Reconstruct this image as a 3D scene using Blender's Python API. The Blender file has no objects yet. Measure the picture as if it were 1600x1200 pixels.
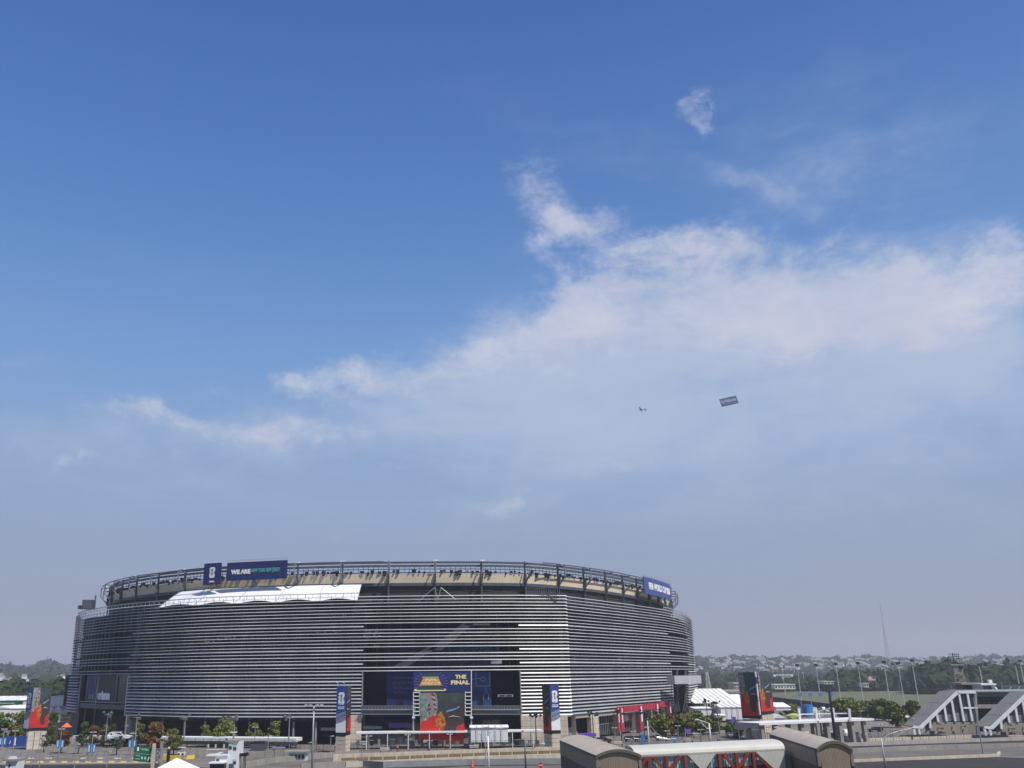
import bpy, bmesh, math, random
import numpy as np
from mathutils import Vector, Matrix
random.seed(7); rng = np.random.default_rng(7)
sc = bpy.context.scene
col = sc.collection

# ------------------------------------------------------------------ camera
FPX, CX, CY, ROLL, HC = 1400.0, 692.0, 600.0, 0.0095, 20.0
PITCH = math.atan(454/1400)
Fv = Vector((0, math.cos(PITCH), math.sin(PITCH)))
Uv = Vector((0, -math.sin(PITCH), math.cos(PITCH)))
Rv = Vector((1, 0, 0))
cr_, sr_ = math.cos(ROLL), math.sin(ROLL)
Xc = Rv*cr_ - Uv*sr_
Yc = Rv*sr_ + Uv*cr_
cam = bpy.data.cameras.new('camera')
cam.sensor_width = 36; cam.lens = FPX/1600*36
cam.shift_x = (800-CX)/1600
cam.clip_start = 1; cam.clip_end = 30000
camo = bpy.data.objects.new('camera', cam); col.objects.link(camo)
m = Matrix((Xc, Yc, -Fv)).transposed().to_4x4(); m.translation = Vector((0, 0, HC))
camo.matrix_world = m
sc.camera = camo

def ray(px, py):
    dx = (px-CX)/FPX; dy = (py-CY)/FPX
    return Fv + Rv*(dx*cr_ - dy*sr_) + Uv*(-dx*sr_ - dy*cr_)
def G(px, py, z=0.0):
    d = ray(px, py); t = (z-HC)/d.z
    return Vector((d.x*t, d.y*t, z))
def P(px, py, D):
    d = ray(px, py); t = D/d.y
    return Vector((d.x*t, D, HC+d.z*t))
def proj(v):
    w = Vector(v)-Vector((0, 0, HC)); k = w.dot(Fv)
    return CX + FPX*w.dot(Xc)/k, CY - FPX*w.dot(Yc)/k

# ------------------------------------------------------------------ world, sun, exposure
SUN_EL, SUN_AZ = math.radians(57), math.radians(131)   # azimuth clockwise from +Y: behind the camera, to the right
w = bpy.data.worlds.new('World'); sc.world = w; w.use_nodes = True
nt = w.node_tree; nt.nodes.clear(); L = nt.links
def N(t, **k):
    n = nt.nodes.new(t)
    for a, b in k.items(): setattr(n, a, b)
    return n
def M_(op, a, b=None, c=None, clamp=False):
    n = N('ShaderNodeMath', operation=op); n.use_clamp = clamp
    for i, v in enumerate((a, b, c)):
        if v is None: continue
        if isinstance(v, (int, float)): n.inputs[i].default_value = v
        else: L.new(v, n.inputs[i])
    return n.outputs[0]
tc = N('ShaderNodeTexCoord')
nrm = N('ShaderNodeVectorMath', operation='NORMALIZE'); L.new(tc.outputs['Generated'], nrm.inputs[0])
sx = N('ShaderNodeSeparateXYZ'); L.new(nrm.outputs[0], sx.inputs[0])
az = M_('ARCTAN2', sx.outputs[0], sx.outputs[1])
el = M_('ARCSINE', sx.outputs[2])
def fbm(scale, detail, rough, dist=0.0, stretch=(1, 1, 1), off=0.0):
    mp = N('ShaderNodeMapping'); L.new(nrm.outputs[0], mp.inputs[0])
    mp.inputs['Scale'].default_value = stretch; mp.inputs['Location'].default_value = (off, off*.7, off*.3)
    n = N('ShaderNodeTexNoise'); L.new(mp.outputs[0], n.inputs['Vector'])
    n.inputs['Scale'].default_value = scale; n.inputs['Detail'].default_value = detail
    n.inputs['Roughness'].default_value = rough; n.inputs['Distortion'].default_value = dist
    return n
wn = fbm(6, 10, .68); wn2 = fbm(22, 8, .7, 0, (1, 1, 1), 5.5)
ws = N('ShaderNodeSeparateXYZ'); L.new(wn.outputs['Color'], ws.inputs[0])
ws2 = N('ShaderNodeSeparateXYZ'); L.new(wn2.outputs['Color'], ws2.inputs[0])
WA = .10
def warp(i): return M_('ADD', M_('MULTIPLY', M_('SUBTRACT', ws.outputs[i], .5), WA), M_('MULTIPLY', M_('SUBTRACT', ws2.outputs[i], .5), WA*.45))
u = M_('ADD', az, M_('MULTIPLY', warp(0), 1.5))
v = M_('ADD', el, M_('MULTIPLY', warp(1), .8))
grp = bpy.data.node_groups.new('cloud_patch', 'ShaderNodeTree')
for nm in ('u', 'v', 'u0', 'v0', 'c', 's', 'ia', 'ib', 'amp'):
    grp.interface.new_socket(nm, in_out='INPUT', socket_type='NodeSocketFloat')
grp.interface.new_socket('m', in_out='OUTPUT', socket_type='NodeSocketFloat')
gi = grp.nodes.new('NodeGroupInput'); go = grp.nodes.new('NodeGroupOutput')
def gm(op, a, b=None):
    n = grp.nodes.new('ShaderNodeMath'); n.operation = op
    for i, x in enumerate((a, b)):
        if x is None: continue
        if isinstance(x, (int, float)): n.inputs[i].default_value = x
        else: grp.links.new(x, n.inputs[i])
    return n.outputs[0]
I = gi.outputs
du = gm('SUBTRACT', I['u'], I['u0']); dv = gm('SUBTRACT', I['v'], I['v0'])
ra = gm('MULTIPLY', gm('ADD', gm('MULTIPLY', du, I['c']), gm('MULTIPLY', dv, I['s'])), I['ia'])
rb = gm('MULTIPLY', gm('SUBTRACT', gm('MULTIPLY', dv, I['c']), gm('MULTIPLY', du, I['s'])), I['ib'])
d2 = gm('ADD', gm('MULTIPLY', ra, ra), gm('MULTIPLY', rb, rb))
grp.links.new(gm('MULTIPLY', gm('POWER', 2.718, gm('MULTIPLY', d2, -1.0)), I['amp']), go.inputs[0])
def patches(lst, uu, vv):
    acc = None
    for (px, py, rx, ry, rot, amp) in lst:
        d = ray(px, py).normalized(); a0 = math.atan2(d.x, d.y); e0 = math.asin(d.z)
        d1 = ray(px+rx, py).normalized(); d3 = ray(px, py-ry).normalized()
        ia = 1/abs(math.atan2(d1.x, d1.y)-a0); ib = 1/abs(math.asin(d3.z)-e0)
        g = N('ShaderNodeGroup'); g.node_tree = grp
        L.new(uu, g.inputs['u']); L.new(vv, g.inputs['v'])
        r = math.radians(rot)
        for k_, x_ in (('u0', a0), ('v0', e0), ('c', math.cos(r)), ('s', math.sin(r)), ('ia', ia), ('ib', ib), ('amp', amp)):
            g.inputs[k_].default_value = x_
        acc = g.outputs[0] if acc is None else M_('ADD', acc, g.outputs[0])
    return acc
# (x, y, half width, half height, tilt, weight): cloud banks seen in the sky
thick = [(1010, 445, 160, 66, 8, 1.0), (1200, 455, 170, 68, -3, 1.0), (1400, 460, 95, 60, -8, 1.0), (1290, 490, 240, 60, 0, .75), (890, 480, 80, 44, 35, .65),
         (1030, 375, 90, 18, 2, .55), (1140, 385, 60, 16, -10, .4), (1600, 410, 50, 72, 25, .95), (1555, 445, 50, 24, 10, .6), (1288, 362, 42, 20, 10, .5), (905, 348, 62, 30, -4, .85), (845, 300, 52, 46, -40, .6), (860, 375, 30, 18, 30, .5),
         (1090, 152, 30, 22, 20, .95), (1112, 182, 20, 20, -30, .75), (548, 580, 66, 30, 16, .85), (468, 592, 52, 22, 6, .7), (350, 602, 40, 18, 0, .6),
         (340, 655, 150, 22, -2, .5), (430, 672, 140, 20, 2, .46), (240, 642, 70, 12, 0, .4), (705, 572, 85, 34, 10, .7), (130, 722, 60, 10, 0, .45),
         (1180, 520, 330, 60, -3, .5), (840, 520, 90, 40, 30, .35), (1480, 520, 140, 50, -20, .4), (780, 785, 80, 26, 5, .42), (45, 570, 42, 12, 0, .2), (620, 735, 150, 12, -2, .34), (300, 760, 120, 9, 2, .26), (930, 720, 120, 10, -3, .3), (520, 830, 140, 9, 0, .2)]
veil = [(1250, 600, 430, 120, 0, .72), (1450, 760, 400, 190, 0, .42), (900, 630, 240, 90, 0, .5), (400, 680, 330, 45, 2, .42), (770, 785, 140, 40, 5, .32), (250, 770, 300, 50, 0, .22),
        (900, 770, 420, 90, 0, .32), (1340, 270, 260, 90, -32, .22), (1500, 520, 200, 120, 0, .5), (1200, 300, 170, 18, -34, .16), (960, 250, 260, 50, -20, .12),
        (880, 540, 180, 70, 20, .55), (620, 610, 210, 60, 12, .45), (45, 570, 60, 18, 0, .2), (320, 430, 160, 30, 0, .08), (1150, 480, 350, 95, 0, .55), (140, 690, 150, 34, 0, .22), (1500, 180, 240, 90, -20, .16)]
cm = patches(thick, u, v)
vm = patches(veil, u, v)
n1 = fbm(8.5, 12, .66, .3, (1, 1, 1.7), 3.1)
n2 = fbm(4.0, 10, .6, .5, (1, 1, 3.2), 9.0)
n3 = fbm(30, 10, .68, .4, (1, 1, 2.0), 1.7)
nn = M_('ADD', M_('MULTIPLY', n1.outputs[0], .62), M_('MULTIPLY', n3.outputs[0], .38))
ce = M_('ADD', cm, M_('MULTIPLY', M_('SUBTRACT', nn, .5), 3.4))
mr = N('ShaderNodeMapRange', interpolation_type='SMOOTHSTEP'); L.new(ce, mr.inputs[0])
mr.inputs[1].default_value = .08; mr.inputs[2].default_value = 1.35
cmask = M_('MULTIPLY', mr.outputs[0], M_('MULTIPLY', cm, 3.2, clamp=True), clamp=True)
ve = M_('ADD', vm, M_('ADD', M_('MULTIPLY', M_('SUBTRACT', n2.outputs[0], .5), 1.7), M_('MULTIPLY', M_('SUBTRACT', n3.outputs[0], .5), .55)))
vr = N('ShaderNodeMapRange', interpolation_type='SMOOTHSTEP'); L.new(ve, vr.inputs[0])
vr.inputs[1].default_value = -.1; vr.inputs[2].default_value = 1.2
vmask = M_('MULTIPLY', vr.outputs[0], M_('MULTIPLY', vm, 3.5, clamp=True), clamp=True)

sky = N('ShaderNodeTexSky', sky_type='NISHITA')
sky.sun_disc = False; sky.sun_elevation = SUN_EL; sky.sun_rotation = SUN_AZ
sky.air_density = 1.0; sky.dust_density = 1.2; sky.ozone_density = 2.2; sky.altitude = 0
SKY_K = .11
def mixc(fac, a, b):
    n = N('ShaderNodeMix', data_type='RGBA'); n.clamp_factor = True
    if isinstance(fac, (int, float)): n.inputs[0].default_value = fac
    else: L.new(fac, n.inputs[0])
    for i, x in ((6, a), (7, b)):
        if isinstance(x, tuple): n.inputs[i].default_value = (*x, 1)
        else: L.new(x, n.inputs[i])
    return n.outputs[2]
def lin(r, g, b):
    f = lambda c: (c/255/12.92 if c/255 <= .04045 else ((c/255+.055)/1.055)**2.4)
    return (f(r), f(g), f(b))
def up(c, k=SKY_K): return tuple(x/k for x in c)
# hazy air: the clear sky dims towards a grey-blue band over the horizon
ramp = N('ShaderNodeValToRGB')
eln = M_('DIVIDE', el, math.radians(45), clamp=True); L.new(eln, ramp.inputs[0])
cr = ramp.color_ramp; cr.interpolation = 'B_SPLINE'
stops = [(0.0, (150, 154, 169)), (.12, (146, 159, 183)), (.28, (139, 168, 208)), (.42, (116, 159, 214)), (.58, (88, 136, 200)), (.80, (66, 112, 180)), (1.0, (54, 96, 165))]
while len(cr.elements) < len(stops): cr.elements.new(.5)
for e_, (p_, c_) in zip(cr.elements, stops): e_.position = p_; e_.color = (*lin(*c_), 1)
airv = N('ShaderNodeVectorMath', operation='SCALE'); L.new(ramp.outputs[0], airv.inputs[0]); airv.inputs[3].default_value = 1/SKY_K
air = airv.outputs[0]
base = mixc(.93, sky.outputs[0], air)
lowf = N('ShaderNodeMapRange', interpolation_type='SMOOTHSTEP'); L.new(el, lowf.inputs[0])
lowf.inputs[1].default_value = math.radians(3); lowf.inputs[2].default_value = math.radians(14)
c1 = mixc(M_('MULTIPLY', M_('MULTIPLY', vmask, .82), lowf.outputs[0]), base, up(lin(184, 195, 219)))
# cloud tone: pale tops, slightly greyer where the bank is thin or low in the noise
tone = mixc(n1.outputs[0], up(lin(188, 194, 214)), up(lin(222, 222, 232)))
c2 = mixc(M_('MULTIPLY', M_('MULTIPLY', cmask, M_('ADD', M_('MULTIPLY', nn, 1.5), -.02), clamp=True), .86), c1, tone)
bg = N('ShaderNodeBackground'); L.new(c2, bg.inputs[0]); bg.inputs[1].default_value = SKY_K
wo = N('ShaderNodeOutputWorld'); L.new(bg.outputs[0], wo.inputs[0])
w.cycles.sampling_method = 'MANUAL'; w.cycles.sample_map_resolution = 512

sun = bpy.data.lights.new('sun', 'SUN'); sun.energy = 5.0; sun.angle = math.radians(.55); sun.color = (1, .955, .89)
so = bpy.data.objects.new('sun', sun); col.objects.link(so)
sd = Vector((math.sin(SUN_AZ)*math.cos(SUN_EL), math.cos(SUN_AZ)*math.cos(SUN_EL), math.sin(SUN_EL)))
so.rotation_euler = sd.to_track_quat('Z', 'Y').to_euler(); so.location = (0, 0, 300)
vs = sc.view_settings; vs.view_transform = 'Standard'; vs.look = 'None'; vs.exposure = 0; vs.gamma = 1; vs.use_curve_mapping = False
sc.cycles.volume_bounces = 0; sc.cycles.max_bounces = 6; sc.cycles.transparent_max_bounces = 12

# ------------------------------------------------------------------ materials
MATS = {}
def mat(name, c, rough=.8, metal=0., var=.12, scale=.6, bump=0., c2=None, vec='Object', emit=None, stretch=None, spec=.4, streak=0.):
    if name in MATS: return MATS[name]
    m = bpy.data.materials.new(name); m.use_nodes = True
    t = m.node_tree; b = t.nodes['Principled BSDF']
    b.inputs['Roughness'].default_value = rough; b.inputs['Metallic'].default_value = metal
    b.inputs['Specular IOR Level'].default_value = spec
    tcn = t.nodes.new('ShaderNodeTexCoord'); mp = t.nodes.new('ShaderNodeMapping'); t.links.new(tcn.outputs[vec], mp.inputs[0])
    if stretch: mp.inputs['Scale'].default_value = stretch
    n = t.nodes.new('ShaderNodeTexNoise'); t.links.new(mp.outputs[0], n.inputs['Vector'])
    n.inputs['Scale'].default_value = scale; n.inputs['Detail'].default_value = 6; n.inputs['Roughness'].default_value = .65
    r = t.nodes.new('ShaderNodeValToRGB'); t.links.new(n.outputs[0], r.inputs[0])
    ca = c2 if c2 else tuple(x*(1-var) for x in c); cb = c if c2 else tuple(min(1, x*(1+var)) for x in c)
    r.color_ramp.elements[0].position = .32; r.color_ramp.elements[1].position = .68
    r.color_ramp.elements[0].color = (*ca, 1); r.color_ramp.elements[1].color = (*cb, 1)
    src = r.outputs[0]
    if streak > 0:
        mp2 = t.nodes.new('ShaderNodeMapping'); t.links.new(tcn.outputs[vec], mp2.inputs[0]); mp2.inputs['Scale'].default_value = (1.4, 1.4, .12)
        n2_ = t.nodes.new('ShaderNodeTexNoise'); t.links.new(mp2.outputs[0], n2_.inputs['Vector']); n2_.inputs['Scale'].default_value = 1.1; n2_.inputs['Detail'].default_value = 4
        mr_ = t.nodes.new('ShaderNodeMapRange'); t.links.new(n2_.outputs[0], mr_.inputs[0]); mr_.inputs[1].default_value = .35; mr_.inputs[2].default_value = .7
        mr_.inputs[3].default_value = 1-streak; mr_.inputs[4].default_value = 1
        mx = t.nodes.new('ShaderNodeVectorMath'); mx.operation = 'SCALE'; t.links.new(src, mx.inputs[0]); t.links.new(mr_.outputs[0], mx.inputs[3]); src = mx.outputs[0]
    t.links.new(src, b.inputs['Base Color'])
    if bump > 0:
        bp = t.nodes.new('ShaderNodeBump'); bp.inputs['Strength'].default_value = bump; bp.inputs['Distance'].default_value = .05
        t.links.new(n.outputs[0], bp.inputs['Height']); t.links.new(bp.outputs[0], b.inputs['Normal'])
    if emit:
        b.inputs['Emission Color'].default_value = (*c, 1); b.inputs['Emission Strength'].default_value = emit
        if emit: t.links.new(src, b.inputs['Emission Color'])
    MATS[name] = m
    return m
alu = mat('aluminium_blade', (.48, .48, .49), .45, .2, .2, .12, streak=.12)
alu2 = mat('aluminium_blade_dull', (.52, .54, .6), .5, .25, .06, .15, streak=.14)
steel = mat('grey_steel', (.10, .12, .138), .55, .3, .15, .4, streak=.2)
def blade_variation(m):
    t = m.node_tree; b = t.nodes['Principled BSDF']; l = b.inputs['Base Color'].links[0]; src = l.from_socket
    oi = t.nodes.new('ShaderNodeObjectInfo'); mr_ = t.nodes.new('ShaderNodeMapRange'); t.links.new(oi.outputs['Random'], mr_.inputs[0]); mr_.inputs[3].default_value = .84; mr_.inputs[4].default_value = 1.1
    sc_ = t.nodes.new('ShaderNodeVectorMath'); sc_.operation = 'SCALE'; t.links.new(src, sc_.inputs[0]); t.links.new(mr_.outputs[0], sc_.inputs[3]); t.links.new(sc_.outputs[0], b.inputs['Base Color'])
blade_variation(alu)
steel_l = mat('galvanised_steel', (.34, .35, .345), .5, .4, .12, .8)
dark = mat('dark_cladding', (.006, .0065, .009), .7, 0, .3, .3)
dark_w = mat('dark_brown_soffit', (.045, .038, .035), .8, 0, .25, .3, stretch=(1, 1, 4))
black = mat('black_paint', (.012, .012, .013), .5, 0, .2, 1)
beige = mat('precast_beige', (.74, .60, .42), .85, 0, .07, .25, streak=.12)
stone = mat('pale_stone', (.60, .515, .405), .9, 0, .10, .8, bump=.3, streak=.15)
stone_g = mat('grey_concrete', (.30, .28, .25), .9, 0, .14, .5, bump=.3, streak=.2)
conc = mat('cream_concrete', (.56, .485, .37), .9, 0, .12, .6, bump=.3, streak=.22)
white = mat('white_paint', (.74, .74, .73), .55, 0, .05, .5, streak=.1)
fabric = mat('white_fabric', (.72, .72, .72), .8, 0, .08, .18)
navy = mat('navy_panel', (.012, .025, .12), .45, 0, .2, .2)
screen_b = mat('blue_board', (.011, .024, .115), .55, 0, .12, .3)
blue_b = mat('blue_banner', (.018, .06, .25), .6, 0, .08, .3)
teal_t = mat('teal_print', (.12, .42, .44), .6, 0, .05, 1)
white_t = mat('white_print', (.80, .80, .80), .6, 0, .03, 1)
gold = mat('gold_print', (.72, .33, .08), .5, 0, .35, 3)
gold_l = mat('pale_gold_print', (.85, .68, .36), .5, 0, .15, 2)
dgreen = mat('deep_green_print', (.02, .06, .045), .5, 0, .5, 1.2, c2=(.03, .075, .045))
red_p = mat('red_print', (.50, .02, .015), .6, 0, .22, .5)
orange_p = mat('orange_print', (.66, .20, .015), .6, 0, .3, 1.4, c2=(.26, .13, .02))
teal_bg = mat('grey_teal_print', (.06, .095, .092), .6, 0, .3, .16, c2=(.018, .03, .02))
brown_p = mat('dark_brown_print', (.045, .028, .024), .6, 0, .3, .8)
sky_p = mat('light_blue_print', (.10, .33, .55), .6, 0, .2, 2)
wing_p = mat('speckled_wing_print', (.42, .10, .09), .6, 0, .2, 1.6, c2=(.16, .30, .36))
ochre_p = mat('ochre_print', (.24, .16, .03), .6, 0, .3, 3)
grey_p = mat('grey_print', (.42, .43, .46), .6, 0, .1, 1)
crimson = mat('crimson_banner', (.40, .025, .055), .6, 0, .1, .6)
purple = mat('purple_banner', (.13, .07, .42), .6, 0, .1, .6)
cyan_b = mat('azure_banner', (.04, .22, .50), .6, 0, .1, .6)
green_s = mat('green_sign', (.008, .095, .055), .5, 0, .1, 1)
tan = mat('tan_metal', (.27, .215, .165), .55, .15, .07, .3, streak=.10)
tan_d = mat('tan_cladding', (.29, .225, .16), .7, .05, .08, .3, streak=.12)
tan_r = mat('tan_roof', (.50, .44, .38), .6, .1, .06, .3, streak=.06)
brown_d = mat('umber_cladding', (.12, .095, .075), .7, 0, .1, .3)
cream_r = mat('cream_roof_metal', (.56, .54, .47), .55, .1, .06, .3)
cream_w = mat('cream_ribbed_wall', (.62, .61, .53), .7, 0, .06, .4)
redst = mat('red_steel', (.28, .045, .028), .5, .1, .2, .6)
glassb = mat('pale_blue_glass', (.34, .50, .52), .15, 0, .10, .5, spec=.8)
dglass = mat('dark_glass', (.02, .027, .033), .12, 0, .3, .4, spec=.8)
roofg = mat('grey_membrane_roof', (.22, .21, .20), .8, 0, .1, .25)
orange = mat('orange_canvas', (.75, .13, .04), .7, 0, .1, .6)
yellow = mat('yellow_paint', (.62, .40, .03), .7, 0, .12, .8)
trunk = mat('tree_bark', (.09, .065, .045), .95, 0, .3, 3)
tyre = mat('black_rubber', (.015, .015, .015), .9, 0, .2, 2)
carblk = mat('black_car_paint', (.012, .014, .022), .22, .1, .1, 1, spec=.7)
shirt_w = mat('white_cloth', (.75, .75, .75), .9, 0, .05, 3)
cloth_d = mat('dark_cloth', (.02, .02, .025), .9, 0, .2, 3)
skin = mat('skin', (.32, .17, .11), .6, 0, .06, 4)
hairm = mat('dark_hair', (.02, .013, .01), .7, 0, .2, 9)
lampm = mat('lamp_lens', (.5, .5, .48), .3, 0, .1, 2)

def leafmat(name, a, b, scale=.8):
    m = mat(name, a, .75, 0, .2, scale, c2=b, spec=.2)
    return m
lf_yg = leafmat('yellow_green_leaves', (.21, .24, .05), (.07, .10, .02))
lf_g = leafmat('green_leaves', (.13, .19, .045), (.045, .075, .02))
lf_br = leafmat('rust_brown_leaves', (.20, .11, .04), (.09, .05, .02))
lf_or = leafmat('orange_brown_leaves', (.22, .085, .025), (.09, .045, .018))
lf_dk = leafmat('dark_green_leaves', (.08, .10, .04), (.03, .045, .02))
lf_ol = leafmat('olive_leaves', (.22, .22, .05), (.08, .085, .025))
lf_gr = leafmat('grey_green_leaves', (.10, .12, .075), (.045, .06, .035))

# ------------------------------------------------------------------ builders
class MB:
    def __init__(s): s.v = []; s.f = []; s.m = []
    def add(s, vs, fs, mi=0):
        o = len(s.v); s.v.extend([tuple(x) for x in vs]); s.f.extend([tuple(i+o for i in f) for f in fs]); s.m.extend([mi]*len(fs))
        return s
    def box(s, c, size, rz=0., mi=0, top=None):
        x, y, z = (q/2 for q in size); tx, ty = (x, y) if top is None else (top[0]/2, top[1]/2)
        pts = [(-x, -y, -z), (x, -y, -z), (x, y, -z), (-x, y, -z), (-tx, -ty, z), (tx, -ty, z), (tx, ty, z), (-tx, ty, z)]
        ca, sa = math.cos(rz), math.sin(rz)
        pts = [(c[0]+a*ca-b*sa, c[1]+a*sa+b*ca, c[2]+d) for a, b, d in pts]
        return s.add(pts, [(0, 3, 2, 1), (4, 5, 6, 7), (0, 1, 5, 4), (1, 2, 6, 5), (2, 3, 7, 6), (3, 0, 4, 7)], mi)
    def bar(s, a, b, w, h=None, mi=0, up=(0, 0, 1)):
        a = Vector(a); b = Vector(b); h = h or w; d = (b-a)
        if d.length < 1e-6: return s
        d.normalize(); upv = Vector(up)
        if abs(d.dot(upv)) > .97: upv = Vector((0, 1, 0))
        x = d.cross(upv).normalized(); z = x.cross(d).normalized()
        pts = [p+x*i*w/2+z*j*h/2 for p in (a, b) for i, j in ((-1, -1), (1, -1), (1, 1), (-1, 1))]
        return s.add(pts, [(3, 2, 1, 0), (4, 5, 6, 7), (0, 1, 5, 4), (1, 2, 6, 5), (2, 3, 7, 6), (3, 0, 4, 7)], mi)
    def tube(s, pts, rad, n=8, mi=0, cap=True):
        pts = [Vector(p) for p in pts]; rs = rad if isinstance(rad, (list, tuple)) else [rad]*len(pts); V = []; F = []
        for i, p in enumerate(pts):
            d = (pts[min(i+1, len(pts)-1)]-pts[max(i-1, 0)]).normalized()
            a = Vector((0, 0, 1)) if abs(d.z) < .9 else Vector((1, 0, 0))
            x = d.cross(a).normalized(); y = d.cross(x).normalized()
            for k in range(n):
                t = 2*math.pi*k/n; V.append(p+(x*math.cos(t)+y*math.sin(t))*rs[i])
        for i in range(len(pts)-1):
            for k in range(n):
                k2 = (k+1) % n; F.append((i*n+k, i*n+k2, (i+1)*n+k2, (i+1)*n+k))
        if cap: F.append(tuple(range(n))); F.append(tuple(reversed(range((len(pts)-1)*n, len(pts)*n))))
        return s.add(V, F, mi)
    def poly(s, pts, th=0., n=None, mi=0):
        pts = [Vector(p) for p in pts]; k = len(pts)
        if th == 0: return s.add(pts, [tuple(range(k))], mi)
        if n is None: n = (pts[1]-pts[0]).cross(pts[2]-pts[1]).normalized()
        q = [p-Vector(n)*th for p in pts]
        return s.add(pts+q, [tuple(range(k)), tuple(reversed(range(k, 2*k)))]+[(i, i+k, (i+1) % k+k, (i+1) % k) for i in range(k)], mi)
    def sweep(s, rings, closed=True, cap=True, mi=0):
        n = len(rings[0]); V = [p for r in rings for p in r]; F = []
        for i in range(len(rings)-1):
            for k in range(n if closed else n-1):
                k2 = (k+1) % n; F.append((i*n+k, (i+1)*n+k, (i+1)*n+k2, i*n+k2))
        if cap and closed: F.append(tuple(range(n))); F.append(tuple(reversed(range((len(rings)-1)*n, len(rings)*n))))
        return s.add(V, F, mi)
    def blob(s, c, r, sub=1, jit=.2, mi=0):
        bm = bmesh.new(); bmesh.ops.create_icosphere(bm, subdivisions=sub, radius=1)
        r = (r, r, r) if isinstance(r, (int, float)) else r
        V = [(c[0]+x.co.x*r[0]*(1+random.uniform(-jit, jit)), c[1]+x.co.y*r[1]*(1+random.uniform(-jit, jit)), c[2]+x.co.z*r[2]*(1+random.uniform(-jit, jit))) for x in bm.verts]
        F = [tuple(q.index for q in f.verts) for f in bm.faces]; bm.free(); return s.add(V, F, mi)
    def build(s, name, mats, parent=None, smooth=False, org=None, label=None, kind=None):
        o = Vector(org) if org is not None else (parent['_o'] if parent is not None and '_o' in parent else (0, 0, 0))
        o = Vector(o)
        me = bpy.data.meshes.new(name)
        me.from_pydata([tuple(Vector(x)-o) for x in s.v], [], s.f)
        mats = mats if isinstance(mats, (list, tuple)) else [mats]
        for x in mats: me.materials.append(x)
        if len(mats) > 1: me.polygons.foreach_set('material_index', s.m)
        if smooth: me.polygons.foreach_set('use_smooth', [True]*len(me.polygons))
        bm = bmesh.new(); bm.from_mesh(me); bmesh.ops.recalc_face_normals(bm, faces=bm.faces); bm.to_mesh(me); bm.free()
        ob = bpy.data.objects.new(name, me); col.objects.link(ob)
        if parent is not None:
            ob.parent = parent
            if '_o' in parent: ob['_o'] = tuple(parent['_o'])
        else:
            ob.location = o; ob['_o'] = tuple(o)
        if label: ob['label'] = label
        if kind: ob['kind'] = kind
        return ob
def tag(o, label=None, cat=None, group=None, kind=None):
    for k, v_ in (('label', label), ('category', cat), ('group', group), ('kind', kind)):
        if v_: o[k] = v_
    return o
def thing(name, label, cat, loc=(0, 0, 0), group=None):
    o = bpy.data.objects.new(name, None); col.objects.link(o); o.location = loc; o['_o'] = tuple(loc); o.empty_display_size = .5
    return tag(o, label, cat, group)
def copy_tree(o, parent=None):
    c = o.copy(); col.objects.link(c)
    if parent is not None: c.parent = parent
    for ch in list(o.children):
        copy_tree(ch, c)
    return c
def struct(mb, name, mats, smooth=False):
    return tag(mb.build(name, mats, None, smooth, org=(0, 0, 0)), kind='structure')
FONT_CACHE = {}
def text_mesh(body, bold=0.0, ext=.02):
    cu = bpy.data.curves.new('lettering', 'FONT'); cu.body = body; cu.size = 1; cu.offset = bold; cu.extrude = ext; cu.resolution_u = 2
    cu.align_x = 'LEFT'
    ob = bpy.data.objects.new('tmp', cu); col.objects.link(ob)
    dg = bpy.context.evaluated_depsgraph_get(); me = bpy.data.meshes.new_from_object(ob.evaluated_get(dg))
    V = np.array([v_.co[:] for v_ in me.vertices]); F = [tuple(p.vertices) for p in me.polygons]
    bpy.data.objects.remove(ob); bpy.data.curves.remove(cu); bpy.data.meshes.remove(me)
    mn = V.min(0); mx = V.max(0); V[:, 0] = (V[:, 0]-mn[0])/(mx[0]-mn[0]); V[:, 1] = (V[:, 1]-mn[1])/(mx[1]-mn[1])
    V[:, 2] = (V[:, 2]-mn[2])/(mx[2]-mn[2]+1e-9)
    return V, F
class Pl:
    """a plane patch in the world: u to the right, v up, n towards the viewer; (0..1)x(0..1) over w x h metres"""
    def __init__(s, o, ux, w_, h_, vz=(0, 0, 1)):
        s.o = Vector(o); s.ux = Vector(ux).normalized(); s.vz = Vector(vz).normalized(); s.n = s.ux.cross(s.vz).normalized(); s.w = w_; s.h = h_
    def p(s, u_, v_, d=0.): return s.o + s.ux*u_*s.w + s.vz*v_*s.h + s.n*d
    def text(s, body, u0, v0, u1, v1, mats, parent, bold=.0, d=.02, th=.06, name='lettering', fn=None):
        V, F = text_mesh(body, bold); mb = MB(); fn = fn or s.p
        mb.add([fn(u0+a*(u1-u0), v0+b*(v1-v0), d+c*th) for a, b, c in V], F)
        return mb.build(name, mats, parent)
    def quad(s, mb, pts, d, mi=0, th=.02):
        pp = [s.p(a, b, d) for a, b in pts]
        mb.poly(pp, th, s.n, mi); return mb
def ell(cx, cy, rx, ry, n=14, a0=0, a1=360):
    return [(cx+rx*math.cos(math.radians(a0+(a1-a0)*k/(n if a1-a0 >= 360 else n-1))), cy+ry*math.sin(math.radians(a0+(a1-a0)*k/(n if a1-a0 >= 360 else n-1)))) for k in range(n)]
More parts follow.
